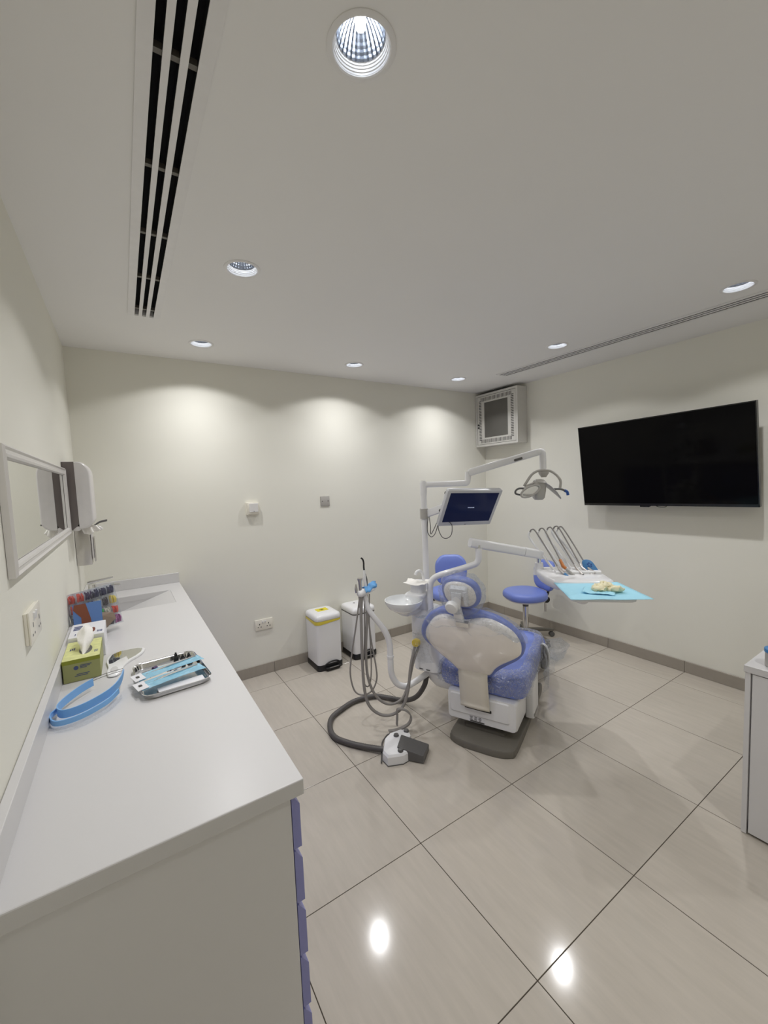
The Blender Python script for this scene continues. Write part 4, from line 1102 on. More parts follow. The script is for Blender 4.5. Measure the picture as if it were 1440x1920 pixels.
shell = obj('back_shell', MB().pillow(shl, [(0.2, -0.066), (0.5, -0.062), (0.75, -0.053), (0.90, -0.043), (0.97, -0.034), (1.0, -0.022), (0.995, -0.006)], fbk, BC), 'beige', chair, smooth=60)
# hanging rear strap
sw = [(0.015, -0.03), (-0.12, -0.02)]
stp = MB(); rings = []
pathb = [fbk(0, 0.075, -0.040), fbk(0, 0.04, -0.056), CH(-0.380, YC, 0.36), CH(-0.370, YC, 0.29), CH(-0.362, YC, 0.24), CH(-0.364, YC, 0.220), CH(-0.358, YC, 0.208)]
pathb = spline(pathb, 5)
for p in pathb:
    rings.append([p + cl * 0.112 + ce * 0.002, p + cl * 0.06 - ce * 0.004, p - cl * 0.015 - ce * 0.004, p - cl * 0.066 + ce * 0.002])
stp.loft(rings, False, False, False)
o = obj('rear_strap', stp, 'strap', chair, smooth=60)
sm = o.modifiers.new('thick', 'SOLIDIFY'); sm.thickness = 0.004; sm.offset = 1
# headrest
HC = (0.0, 0.755)
def fhd(a, b, c):
    return P0 + cl * a + bdw * b + bnw * (c + 0.02 + 0.4 * (a - 0.033) ** 2)
hr = ell(0.112, 0.103, 36, 0.033, 0.594, 2.3)
obj('headrest', MB().pillow(hr, [(0.93, -0.010), (0.99, -0.004), (1.0, 0.010), (0.98, 0.026), (0.9, 0.036), (0.5, 0.040)], fhd, (0.033, 0.594)), 'blue', chair, smooth=60)
hs_ = ell(0.094, 0.086, 36, 0.035, 0.594, 2.3)
obj('headrest_shell', MB().pillow(hs_, [(0.5, -0.030), (0.85, -0.026), (0.97, -0.016), (1.0, -0.004)], fhd, (0.035, 0.594)), 'beige', chair, smooth=60)
hb = MB()
hb.loft([[fhd(0.026 + a, 0.635 + b, -0.024) for a, b in rrect(0.100, 0.060, 0.014, 4)], [fhd(0.026 + a, 0.635 + b, -0.052) for a, b in rrect(0.088, 0.046, 0.012, 4)]])
hb.loft([[fhd(-0.012 + a, 0.60 + b, -0.026) for a, b in rrect(0.022, 0.10, 0.008, 4)], [fhd(-0.012 + a, 0.60 + b, -0.056) for a, b in rrect(0.020, 0.09, 0.008, 4)]])
hb.loft([[fhd(0.040 + a, 0.435, -0.062 + b) for a, b in rrect(0.056, 0.026, 0.008, 4)], [fhd(0.044 + a, 0.55, -0.064 + b) for a, b in rrect(0.050, 0.026, 0.008, 4)], [fhd(0.034 + a, 0.635, -0.046 + b) for a, b in rrect(0.060, 0.022, 0.008, 4)]])
obj('headrest_arm', hb, 'white', chair, smooth=40)
hk = fhd(0.062, 0.556, -0.072)
obj('headrest_knob', MB().lathe([(0.030, 0.010), (0.037, 0.0), (0.037, -0.018), (0.032, -0.026), (0.015, -0.029)], hk, 24, (cl, bdw, bnw), (True, True)), 'white', chair, smooth=40)
obj('headrest_plate', MB().loft([[fhd(0.022 + a, 0.440 + b, -0.064) for a, b in rrect(0.075, 0.034, 0.004, 2)], [fhd(0.022 + a, 0.440 + b, -0.084) for a, b in rrect(0.072, 0.030, 0.004, 2)]]), 'chrome', chair, smooth=30)

# ------------------------------------------------------------------ clear plastic covers
hd = MB()
nk = 96
for_r = []
ho = ell(0.122, 0.118, nk, 0.033, 0.586, 2.4)
hd.shell([[fhd(0.033 + (a - 0.033) * s, 0.586 + (b - 0.586) * s, c) for a, b in ho] for s, c in ((0.35, -0.085), (0.7, -0.075), (0.93, -0.045), (1.02, 0.0), (1.04, 0.03), (0.98, 0.06), (0.75, 0.062), (0.3, 0.064))], 8)
hd.crumple(0.010, 28, 1)
tag(obj('headrest_cover', hd, 'film', smooth=12), 'crumpled clear plastic bag over the dental chair headrest', 'plastic cover')
bc = MB()
up = [p for p in rim]
def drape(s, c, bmin):
    out = []
    for a, b in rim:
        aa, bb2 = BC[0] + (a - BC[0]) * s, BC[1] + (b - BC[1]) * s
        out.append(fbk(aa, max(bb2, bmin + 0.05 * a + 0.02 * math.sin(a * 23) + 0.012 * math.sin(a * 51)), c))
    return out
bc.shell([drape(0.90, -0.062, 0.40), drape(0.96, -0.048, 0.39), drape(1.025, -0.015, 0.36), drape(1.035, 0.025, 0.32), drape(1.0, 0.060, 0.31), drape(0.85, 0.075, 0.31)], 8)
bc.crumple(0.007, 24, 4)
tag(obj('backrest_cover', bc, 'film', smooth=12), 'clear plastic cover pulled over the top of the dental chair backrest', 'plastic cover')
# loose sheet hanging down beside the spittoon tower
sh = MB(); nx, ny = 22, 10
vs = []
for i in range(nx + 1):
    for j in range(ny + 1):
        u, v_ = i / nx, j / ny
        top_ = fbk(0.10 + 0.26 * v_, 0.50 - 0.20 * v_ ** 1.6, 0.02 - 0.06 * v_)
        bot_ = CH(-0.36 + 0.06 * v_, 0.20 + 0.14 * v_, 0.26 + 0.03 * v_)
        p = top_.lerp(bot_, u) + (cl * 0.05 + ce * -0.03) * math.sin(u * PI) * (0.4 + v_)
        vs.append(p)
sh.add(vs, [[i * (ny + 1) + j, (i + 1) * (ny + 1) + j, (i + 1) * (ny + 1) + j + 1, i * (ny + 1) + j + 1] for i in range(nx) for j in range(ny) if (j > 4 and i < 14) or i < 3])
sh.crumple(0.014, 9, 6)
tag(obj('loose_sheet', sh, 'film', smooth=12), 'loose clear plastic sheet hanging between the backrest and the white spittoon tower', 'plastic cover')
scv = MB()
rings = []
rr_ = random.Random(5)
jit = [0.02 * rr_.random() for _ in so]
for s, c in ((0.80, 0.434), (0.96, 0.432), (1.025, 0.410), (1.045, 0.37), (1.055, 0.335), (1.06, 0.31)):
    rings.append([fseat(a * s, 0.2 + (b - 0.2) * s, c + (jit[i] if c < 0.33 else 0)) for i, (a, b) in enumerate(so)])
scv.shell(rings, 9).crumple(0.008, 30, 9).crumple(0.004, 90, 3)
tag(obj('seat_cover', scv, 'filmseat', smooth=12), 'crinkled clear plastic cover over the blue dental chair seat', 'plastic cover')
ex = MB(); nx, ny = 16, 10; vs = []
for i in range(nx + 1):
    for j in range(ny + 1):
        u, v_ = i / nx, j / ny
        vs.append(CH(0.02 + 0.32 * u, -0.235 - 0.02 * math.sin(v_ * 3) - 0.02 * math.sin(u * 8), 0.42 - 0.22 * v_))
ex.add(vs, [[i * (ny + 1) + j, (i + 1) * (ny + 1) + j, (i + 1) * (ny + 1) + j + 1, i * (ny + 1) + j + 1] for i in range(nx) for j in range(ny)])
ex.crumple(0.02, 14, 12)
tag(obj('side_sheet', ex, 'film', smooth=12), 'clear plastic skirt hanging down the seat side towards the television wall', 'plastic cover')
ball = MB()
bl = [[V((0, 0, 0)) for _ in range(20)] for _ in range(12)]
bc_ = V((3.30, 2.115, 0.085))
for i in range(12):
    for k in range(20):
        th2 = PI * (i + 0.5) / 12; ph = 2 * PI * k / 20
        bl[i][k] = bc_ + V((0.15 * math.sin(th2) * math.cos(ph), 0.11 * math.sin(th2) * math.sin(ph), 0.078 * math.cos(th2)))
ball.loft(bl, True, True).crumple(0.035, 11, 3)
for i, p in enumerate(ball.v): ball.v[i] = V((p.x, p.y, max(0.002, p.z)))
tag(obj('loose_bag', ball, 'film', smooth=12), 'bunched clear plastic on the floor beside the stool castors', 'plastic bag')

# ------------------------------------------------------------------ spittoon tower (dental unit)
unit = thing('dental_unit', 'white spittoon tower with bowl and tall pole beside the dental chair', 'dental unit', CH(-0.17, 0.45, 0.34), CR)
tw2 = MB()
secs = [(0.338, 0.31, 0.185, -0.150, 0.425), (0.345, 0.325, 0.195, -0.150, 0.425), (0.46, 0.285, 0.185, -0.170, 0.435), (0.585, 0.245, 0.165, -0.195, 0.450)]
rings = []
for z, lx, ly, cx_, cy_ in secs:
    rings.append([CH(x, y, z) for x, y in rrect(lx, ly, 0.05, 6, cx_, cy_)])
tw2.loft(rings)
body = obj('body', tw2, 'white', unit, smooth=40)
ck = MB()
secs = [(0.588, 0.240, 0.160, -0.195, 0.450), (0.60, 0.245, 0.165, -0.195, 0.450), (0.69, 0.235, 0.160, -0.195, 0.455), (0.725, 0.210, 0.145, -0.19, 0.455), (0.737, 0.17, 0.11, -0.185, 0.455)]
ck.loft([[CH(x, y, z) for x, y in rrect(lx, ly, 0.05, 6, cx_, cy_)] for z, lx, ly, cx_, cy_ in secs])
obj('collar', ck, 'white', unit, smooth=45)
vt = MB()
for k, dy in ((0, 0.05), (1, 0.0)):
    vt.prism(rrect(0.028, 0.004, 0.001, 1, 0.455 - 0.05 * k, 0.356), -0.3135, -0.3155, lambda a, b, c: CH(c, a, b))
obj('vent_mark', vt, 'inkb', body, smooth=0, kind='stuff')
# bowl
bcx = CH(-0.355, 0.545, 0)
bp_ = [(0.030, 0.742), (0.060, 0.745), (0.100, 0.770), (0.122, 0.802), (0.126, 0.822), (0.121, 0.823), (0.114, 0.802), (0.09, 0.775), (0.05, 0.757), (0.012, 0.752)]
bowl = obj('bowl', MB().lathe(bp_, bcx, 48, caps=(True, True)), 'ceramic', unit, smooth=60)
obj('drain', MB().lathe([(0.018, 0.7525), (0.018, 0.757), (0.010, 0.759)], bcx, 20, caps=(True, True)), 'chrome', bowl)
sup = MB()
sup.loft([[CH(-0.20 + x, 0.47 + y, 0.735) for x, y in rrect(0.13, 0.11, 0.04, 5)], [CH(-0.24 + x, 0.485 + y, 0.80) for x, y in rrect(0.13, 0.11, 0.04, 5)], [CH(-0.25 + x, 0.49 + y, 0.835) for x, y in rrect(0.15, 0.12, 0.04, 5)]])
sup.lathe([(0.035, 0.728), (0.055, 0.742)], bcx, 28, caps=(True, True))
sup.loft([[bcx.lerp(CH(-0.22, 0.47, 0), k) + cl * a + V((0, 0, 0.728 + b)) for a, b in rrect(0.07, 0.034, 0.014, 4)] for k in (0.0, 0.6, 1.0)])
obj('bowl_support', sup, 'white', unit, smooth=45)
cf = MB()
cf.loft([[CH(-0.265 + x, 0.485 + y, z) for x, y in rrect(lx, ly, 0.025, 5)] for lx, ly, z in ((0.155, 0.125, 0.835), (0.16, 0.13, 0.842), (0.16, 0.13, 0.852), (0.15, 0.12, 0.858))])
cf.loft([[CH(-0.255 + x, 0.485 + y, z) for x, y in rrect(0.105, 0.085, 0.022, 5)] for z in (0.858, 0.925)])
obj('cup_filler', cf, 'white', unit, smooth=40)
obj('filler_spout', MB().tube(spline([CH(-0.215, 0.465, 0.92), CH(-0.222, 0.468, 0.97), CH(-0.24, 0.475, 0.992), CH(-0.268, 0.486, 0.993), CH(-0.282, 0.492, 0.972)], 8), 0.0095, 12), 'white', unit)
pole = MB()
PX, PY = -0.10, 0.50
pole.lathe([(0.021, 0.73), (0.021, 1.56)], CH(PX, PY, 0), 24, caps=(True, True))
obj('pole', pole, 'white', unit, smooth=40)
# outlet with hoses
yp = CH(-0.340, 0.466, 0.545)
yl = obj('hose_outlet', MB().pillow(rrect(0.048, 0.048, 0.018, 5), [(1.0, 0.0), (1.0, 0.022), (0.9, 0.030)], fr(yp, cl, V((0, 0, 1)), -ce)), 'yellow', unit, smooth=45)
obj('outlet_ring', MB().lathe([(0.010, 0.030), (0.010, 0.034), (0.004, 0.035)], yp, 14, (cl, V((0, 0, 1)), -ce), (True, True)), 'yellow', yl)
# assistant arm
aa = fillet([(1.945, 2.12, 0.335), (1.931, 2.099, 0.299), (1.779, 2.098, 0.262), (1.728, 2.106, 0.248), (1.673, 2.131, 0.269), (1.638, 2.148, 0.342), (1.642, 2.152, 0.553), (1.617, 2.164, 0.637), (1.535, 2.204, 0.761), (1.520, 2.219, 0.81), (1.514, 2.230, 0.888)], 0.05, 5)
obj('assistant_arm', MB().tube(aa, [0.020 if p.z < 0.66 else 0.018 - 0.002 * min(1, (p.z - 0.66) / 0.2) for p in aa], 18), 'white', unit, smooth=60)
obj('arm_collar', MB().tube([(1.640, 2.150, 0.455), (1.640, 2.150, 0.470)], 0.0225, 20), 'white', unit, smooth=40)
hl = MB()
hdx = V((0.80, 0.03, 0.20)).normalized(); hdy = V((-0.05, 1, 0)).normalized(); hdz = hdx.cross(hdy)
hc0 = V((1.463, 2.222, 0.886))
rings = []
for u, a_w, b_w in ((0.0, 0.012, 0.016), (0.012, 0.022, 0.024), (0.04, 0.024, 0.026), (0.075, 0.020, 0.030), (0.11, 0.017, 0.036), (0.130, 0.010, 0.028), (0.135, 0.004, 0.015)):
    rings.append([hc0 + hdx * u + hdy * (b_w * math.cos(q)) + hdz * (a_w * math.sin(q)) for q in [2 * PI * i / 20 for i in range(20)]])
hl.loft(rings)
obj('tool_holder', hl, 'white', unit, smooth=60)

# napkin on the cup filler
nm = MB(); nx = 14; vs = []
for i in range(nx + 1):
    for j in range(nx + 1):
        u, v_ = i / nx - 0.5, j / nx - 0.5
        r = math.hypot(u, v_)
        z = 0.930 + 0.008 * math.cos(u * 7) * math.cos(v_ * 5) - 0.01 * max(0, r - 0.3)
        vs.append(CH(-0.270 + 0.135 * u - 0.03 * v_, 0.487 + 0.150 * v_ + 0.03 * u, z - 0.001))
nm.add(vs, [[i * (nx + 1) + j, (i + 1) * (nx + 1) + j, (i + 1) * (nx + 1) + j + 1, i * (nx + 1) + j + 1] for i in range(nx) for j in range(nx)]).crumple(0.006, 30, 8)
o = obj('paper_napkin', nm, 'tissue', smooth=70)
sm = o.modifiers.new('thick', 'SOLIDIFY'); sm.thickness = 0.002
tag(o, 'white paper napkin spread on the cup filler above the spittoon bowl', 'napkin')

# ------------------------------------------------------------------ hand tools hanging on the assistant arm
def hosed(name, label, cat, hose, r, hmat, group=None):
    t = thing(name, label, cat, hose[0], 0, group)
    obj('hose', MB().tube(spline(hose, 10), r, 12), hmat, t, smooth=60)
    return t
G = 'suction tools on the assistant arm'
t = hosed('suction_tool', 'grey high-volume suction tip standing in the assistant arm holder', 'suction tool',
      [(1.483, 2.226, 0.875), (1.469, 2.208, 0.736), (1.448, 2.178, 0.508), (1.444, 2.162, 0.308), (1.461, 2.141, 0.199), (1.513, 2.102, 0.14), (1.583, 2.069, 0.128), (1.654, 2.05, 0.164), (1.701, 2.052, 0.254), (1.744, 2.073, 0.393), (1.781, 2.082, 0.487), (1.795, 2.083, 0.530)], 0.0095, 'hosegrey', G)
obj('handle', MB().lathe([(0.011, 0.895), (0.010, 0.93), (0.012, 0.965), (0.016, 0.978), (0.018, 0.985), (0.016, 0.992), (0.008, 0.992)], (1.484, 2.228, 0), 18, caps=(True, True)), 'steel', t)
obj('sleeve', MB().tube([(1.483, 2.226, 0.872), (1.479, 2.220, 0.82), (1.472, 2.212, 0.755)], [0.016, 0.012, 0.0095], 14), 'hosegrey', t)
t = hosed('saliva_ejector', 'thin metal saliva ejector stub at the end of the assistant holder', 'suction tool',
      [(1.523, 2.224, 0.870), (1.515, 2.214, 0.724), (1.489, 2.200, 0.524), (1.483, 2.177, 0.359), (1.517, 2.145, 0.239), (1.584, 2.109, 0.179), (1.66, 2.074, 0.198), (1.715, 2.069, 0.278), (1.763, 2.074, 0.405), (1.803, 2.078, 0.479), (1.822, 2.076, 0.530)], 0.0085, 'hosegrey', G)
obj('handle', MB().tube([(1.456, 2.228, 0.900), (1.455, 2.232, 0.925), (1.456, 2.234, 0.955)], [0.008, 0.010, 0.004], 12), 'steel', t)
t = hosed('water_syringe', 'white three-way syringe with a curved black nozzle in the assistant holder', 'syringe',
      [(1.477, 2.229, 0.870), (1.445, 2.232, 0.7), (1.405, 2.24, 0.498), (1.39, 2.239, 0.38), (1.405, 2.22, 0.278), (1.446, 2.191, 0.249), (1.501, 2.169, 0.268), (1.537, 2.164, 0.33), (1.54, 2.169, 0.415), (1.527, 2.193, 0.587), (1.523, 2.211, 0.758), (1.526, 2.22, 0.878)], 0.0052, 'hosegrey')
obj('handle', MB().tube([(1.526, 2.226, 0.905), (1.522, 2.232, 0.97), (1.522, 2.236, 1.035)], [0.0095, 0.010, 0.007], 14), 'white', t)
obj('trigger', MB().tube([(1.534, 2.226, 0.93), (1.536, 2.23, 0.975), (1.529, 2.234, 1.01)], 0.004, 8), 'dgrey', t)
obj('nozzle', MB().tube(spline([(1.522, 2.236, 1.033), (1.522, 2.239, 1.055), (1.524, 2.242, 1.085), (1.519, 2.245, 1.105), (1.509, 2.248, 1.114)], 6), [0.0065] + [0.0055] * 24, 10), 'black', t)
t = hosed('curing_tool', 'short grey hand tool under the blue wipe on the assistant holder', 'suction tool',
      [(1.545, 2.222, 0.878), (1.528, 2.209, 0.69), (1.517, 2.187, 0.451), (1.505, 2.184, 0.332), (1.488, 2.192, 0.291), (1.47, 2.206, 0.316), (1.472, 2.214, 0.419), (1.495, 2.217, 0.623), (1.51, 2.228, 0.870)], 0.0042, 'hosegrey')
cw = MB(); nx, ny = 14, 8; vs = []
for i in range(nx + 1):
    for j in range(ny + 1):
        u, v_ = i / nx, j / ny - 0.5
        vs.append(V((1.505 + 0.085 * u, 2.222 + 0.06 * v_, 0.925 + 0.030 * u - 0.10 * v_ * v_)))
cw.add(vs, [[i * (ny + 1) + j, (i + 1) * (ny + 1) + j, (i + 1) * (ny + 1) + j + 1, i * (ny + 1) + j + 1] for i in range(nx) for j in range(ny)]).crumple(0.012, 45, 3)
o = obj('blue_wipe', cw, 'bluecloth', smooth=70)
sm = o.modifiers.new('thick', 'SOLIDIFY'); sm.thickness = 0.002
tag(o, 'crumpled blue wipe lying on the assistant arm tool holder', 'wipe')

# ------------------------------------------------------------------ operating lamp on the pole
t = thing('operating_lamp', 'white jointed lamp arm with a grey winged operating light above the chair', 'lamp', CH(PX, PY, 1.56))
arm1 = fillet([CH(PX, PY, 1.545), CH(PX, PY, 1.568), V((2.235, 2.036, 1.566))], 0.02)
obj('pole_cap', MB().lathe([(0.0235, 1.50), (0.0235, 1.575), (0.018, 1.590)], CH(PX, PY, 0), 24, caps=(True, True)), 'white', t, smooth=40)
obj('lower_arm', MB().tube([CH(PX, PY, 1.562), V((2.236, 2.040, 1.562))], 0.0195, 18), 'white', t, smooth=40)
obj('elbow', MB().tube(fillet([(2.215, 2.056, 1.562), (2.250, 2.030, 1.562), (2.255, 2.030, 1.640)], 0.03), 0.0205, 18), 'white', t, smooth=60)
ua, ub = V((2.252, 2.022, 1.632)), V((2.632, 1.728, 1.756))
dr_ = (ub - ua).normalized(); up_ = V((0, 0, 1)); up_ = (up_ - dr_ * up_.dot(dr_)).normalized(); sd_ = dr_.cross(up_)
obj('spring_arm', MB().loft([[ua + dr_ * u + sd_ * (a * s) + up_ * (b * s) for a, b in rrect(0.040, 0.050, 0.016, 5)] for u, s in ((0.0, 0.8), (0.01, 1.0), ((ub - ua).length - 0.03, 0.92), ((ub - ua).length, 0.8))]), 'white', t, smooth=40)
mid = ua + dr_ * 0.335
obj('arm_plate', MB().loft([[mid + dr_ * a + up_ * (b - 0.008) - sd_ * k for a, b in rrect(0.056, 0.016, 0.004, 2)] for k in (0.0185, 0.0215)]).loft([[mid + dr_ * a + up_ * (b - 0.008) + sd_ * k for a, b in rrect(0.056, 0.016, 0.004, 2)] for k in (0.0185, 0.0215)]), 'dgrey', t, smooth=0)
obj('wrist', MB().tube(fillet([(2.610, 1.745, 1.750), (2.640, 1.722, 1.757), (2.641, 1.721, 1.690), (2.640, 1.720, 1.620)], 0.03), 0.0215, 18), 'white', t, smooth=60)
lr = V((0.84, -0.54, 0)).normalized(); lu = V((0, 0, 1)); ln = V((-0.54, -0.84, 0)).normalized()
LO = V((2.600, 1.715, 1.525))
k_ = 0.00355
LP = lambda px, py, c=0.0: LO + lr * ((px - 1010) * k_) + lu * (-(py - 910) * k_) + ln * c
yk = spline([LP(978, 909, 0.02), LP(984, 900, 0.02), LP(993, 889, 0.01), LP(1004, 882.5, 0.0), LP(1018, 881, -0.005), LP(1030, 883, 0.0), LP(1040, 891, 0.01), LP(1046, 902, 0.02), LP(1045, 915, 0.02)], 6)
obj('yoke', MB().tube(yk, 0.0085, 12), 'lampgrey', t, smooth=60)
obj('knuckle', MB().loft([[LP(1017, 884, 0) + lr * a + ln * b + lu * (-z) for a, b in rrect(w_, w_ * 0.8, 0.01, 4)] for w_, z in ((0.060, -0.004), (0.056, 0.012), (0.030, 0.036))]), 'lampgrey', t, smooth=40)
hdm = MB()
hdm.loft([[LP(1004 + (1 if z > 0 else 0), 918, 0.03) + lr * a + ln * b + lu * z for a, b in rrect(w_, d_, 0.018, 5)] for w_, d_, z in ((0.045, 0.05, -0.062), (0.066, 0.066, -0.050), (0.080, 0.075, 0.0), (0.082, 0.075, 0.05), (0.060, 0.055, 0.068), (0.03, 0.03, 0.074))])
obj('head', hdm, 'lampgrey', t, smooth=50)
def wing(pts, th):
    m = MB(); rings = []
    for (px, py, c, wv) in pts:
        p = LP(px, py, c)
        rings.append([p + ln * (wv * math.cos(q)) + lu * (th * math.sin(q)) for q in [2 * PI * i / 14 for i in range(14)]])
    return m.loft(rings)
obj('wing', wing([(1000, 903, 0.03, 0.045), (1012, 904, 0.03, 0.05), (1022, 911, 0.03, 0.05), (1034, 922, 0.03, 0.04), (1045, 934, 0.03, 0.008)], 0.007), 'lampgrey', t, smooth=60)
obj('wing', wing([(1006, 904, 0.02, 0.040), (995, 904, 0.02, 0.028), (983, 908, 0.03, 0.014), (973, 915, 0.05, 0.010)], 0.006), 'lampgrey', t, smooth=60)
obj('wing', MB().tube(spline([LP(971, 924, 0.07), LP(985, 925, 0.07), LP(998, 920, 0.05), LP(1005, 918, 0.03)], 5), 0.008, 10), 'lampgrey', t, smooth=60)
lf = [LP(967 + 17 + 17 * math.cos(q), 918.5 - 9 * math.sin(q) - 6 * math.cos(q), 0.075) for q in [2 * PI * i / 28 for i in range(29)]]
obj('light_frame', MB().tube(lf, 0.0065, 10, False), 'lampgrey', t, smooth=60)
lg2 = MB().add([LP(984 + 15 * math.cos(q), 918.5 - 7.5 * math.sin(q) - 5 * math.cos(q), 0.074) for q in [2 * PI * i / 28 for i in range(28)]], [list(range(28))])
obj('light_glass', lg2, 'chrome', t, smooth=0)
hn = spline([LP(974, 913, 0.05), LP(964, 913, 0.06), LP(957.5, 917, 0.07), LP(958, 922, 0.07), LP(967, 924.5, 0.06)], 6)
obj('handle', MB().tube(hn, 0.0062, 10), 'dgrey', t, smooth=60)
hn2 = spline([LP(1033, 916.5, 0.03), LP(1044, 917, 0.03), LP(1052, 920, 0.03), LP(1056, 923, 0.03)], 6)
h2_ = obj('handle', MB().tube(hn2, 0.0068, 10), 'dgrey', t, smooth=60)
obj('handle_grip', MB().tube(spline([LP(1052, 920, 0.03), LP(1057, 923, 0.03), LP(1058.5, 929, 0.03)], 5), 0.0092, 12), 'deepblue', h2_, smooth=60)

# ------------------------------------------------------------------ monitor on the pole
mc = V((2.181, 1.942, 1.397))
mr = V((0.398, -0.088, -0.017)).normalized(); mu = V((-0.02, -0.14, 0.237)); mu = (mu - mr * mu.dot(mr)).normalized()
mn = mr.cross(mu)
fmn = fr(mc, mr, mu, mn)
t = thing('monitor', 'grey-framed monitor with dark blue screen clamped to the tall pole', 'monitor', CH(PX, PY, 1.39))
mw, mh = 0.408, 0.276
obj('housing', MB().loft([[fmn(a * s, b * s, c) for a, b in rrect(mw, mh, 0.010, 4)] for s, c in ((0.90, -0.045), (0.98, -0.034), (1.0, -0.028), (1.0, -0.002), (0.99, 0.0))]), 'monframe', t, smooth=40)
scr = obj('screen', MB().prism(rrect(mw - 0.046, mh - 0.052, 0.002, 1, 0.0, 0.006), 0.0, 0.0012, fmn), 'monscreen', t, smooth=0)
tx = MB()
rnd = random.Random(2); a = -0.022
while a < 0.022:
    w_ = 0.003 + 0.002 * rnd.random()
    fbox(tx, fmn, a, a + w_, 0.004, 0.0075 + 0.002 * rnd.random(), 0.0012, 0.0016); a += w_ + 0.0012
M['glowtext'] = mat('screen_text', S(190, 200, 220), 0.4, emit=S(170, 180, 210), estr=0.7)
obj('screen_text', tx, 'glowtext', scr, smooth=0, kind='stuff')
obj('logo', fbox(MB(), fmn, -0.006, 0.006, -mh / 2 + 0.007, -mh / 2 + 0.011, 0.0, 0.0008), 'slot', t, smooth=0)
obj('button_bar', fbox(MB(), fmn, mw / 2 - 0.001, mw / 2 + 0.004, -0.04, 0.0, -0.02, -0.008), 'monframe', t, smooth=0)
pc = CH(PX, PY, 1.365)
obj('pole_clamp', MB().lathe([(0.029, 1.328), (0.029, 1.398)], CH(PX, PY, 0), 24, caps=(True, True)), 'lampgrey', t, smooth=40)
br = MB()
e0 = pc + V((0.02, -0.02, 0.0)); e1 = fmn(-0.16, -0.02, -0.05)
d_ = (e1 - e0).normalized(); sdv = d_.cross(V((0, 0, 1))).normalized(); uu = sdv.cross(d_)
br.loft([[p + sdv * a + uu * b for a, b in rrect(0.03, 0.052, 0.008, 4)] for p in (e0 - d_ * 0.01, e1)])
obj('bracket', br, 'white', t, smooth=40)
obj('bracket_knob', MB().lathe([(0.014, -0.02), (0.014, 0.02)], fmn(-0.185, -0.045, -0.03), 14, (mr, mu, mn), (True, True)), 'black', t, smooth=40)
cw_ = thing('camera_wand', 'slim white oral camera wand in the holder beside the monitor', 'camera', (2.047, 2.075, 1.387))
obj('wand', MB().tube([(2.047, 2.070, 1.375), (2.050, 2.062, 1.42), (2.052, 2.050, 1.465), (2.053, 2.042, 1.500)], [0.010, 0.010, 0.007, 0.006], 12), 'white', cw_, smooth=60)
obj('holder', MB().tube([(2.046, 2.072, 1.355), (2.047, 2.068, 1.395)], 0.015, 14), 'white', cw_, smooth=40)
obj('tip', MB().tube([(2.053, 2.042, 1.500), (2.053, 2.036, 1.512)], 0.006, 10), 'slot', cw_, smooth=40)
for pts in ([(2.019, 2.184, 1.345), (2.005, 2.180, 1.283), (1.995, 2.165, 1.235), (2.010, 2.150, 1.206), (2.035, 2.140, 1.222), (2.050, 2.125, 1.28), (2.047, 2.11, 1.335)],
            [(2.047, 2.11, 1.335), (2.040, 2.105, 1.26), (2.055, 2.085, 1.205), (2.078, 2.06, 1.198), (2.092, 2.035, 1.225), (2.085, 2.02, 1.287), (2.055, 2.03, 1.320), (2.030, 2.06, 1.345)],
            [(2.015, 2.17, 1.345), (2.012, 2.155, 1.28), (2.010, 2.150, 1.225), (2.028, 2.13, 1.27), (2.045, 2.11, 1.33)]):
    obj('cable', MB().tube(spline(pts, 8), 0.0026, 8), 'hosedark', t, smooth=60)

# ------------------------------------------------------------------ delivery arm and instrument console
DA = V((2.427, 1.489, 0.95)); du = V((0.744, -0.668, 0)); dw = V((-0.668, -0.744, 0))
FD = fr(DA, du, dw, (0, 0, 1))
t = thing('instrument_console', 'white instrument console on a bent arm reaching over the dental chair', 'instrument console', (1.898, 2.04, 0.74))
da = fillet([(1.898, 2.042, 0.730), (1.899, 2.042, 0.92), (1.925, 2.020, 0.968), (2.088, 1.851, 1.040), (2.124, 1.822, 1.062), (2.126, 1.823, 1.150)], 0.06, 7)
obj('bent_tube', MB().tube(da, 0.0195, 18), 'white', t, smooth=60)
obj('joint', MB().lathe([(0.014, 1.140), (0.014, 1.172)], (2.126, 1.825, 0), 18, caps=(True, True)), 'chrome', t)
b0, b1 = V((2.098, 1.846, 1.186)), V((2.615, 1.722, 1.058))
d_ = (b1 - b0).normalized(); sdv = d_.cross(V((0, 0, 1))).normalized(); uu = sdv.cross(d_); L_ = (b1 - b0).length
obj('swing_arm', MB().loft([[b0 + d_ * u + sdv * a * s + uu * b * s for a, b in rrect(0.052, 0.060, 0.016, 5)] for u, s in ((-0.02, 0.86), (-0.012, 1.0), (L_ * 0.72, 0.98))]), 'white', t, smooth=40)
obj('arm_sleeve', MB().loft([[b0 + d_ * u + sdv * a * s + uu * b * s for a, b in rrect(0.054, 0.062, 0.016, 5)] for u, s in ((L_ * 0.725, 0.97), (L_ * 0.74, 1.0), (L_ * 0.98, 0.95), (L_, 0.8))]), 'white', t, smooth=40)
for k, (a, b) in enumerate(((0.045, -0.012), (0.062, -0.014), (0.045, -0.02))):
    p = b0 + d_ * a + uu * b - sdv * 0.026
    obj('screw', MB().lathe([(0.0035, 0), (0.0035, 0.001)], p, 8, (d_, uu, -sdv), (True, True)), 'slot', t)
obj('joint', MB().lathe([(0.014, 1.000), (0.014, 1.040)], (2.596, 1.727, 0), 18, caps=(True, True)), 'chrome', t)
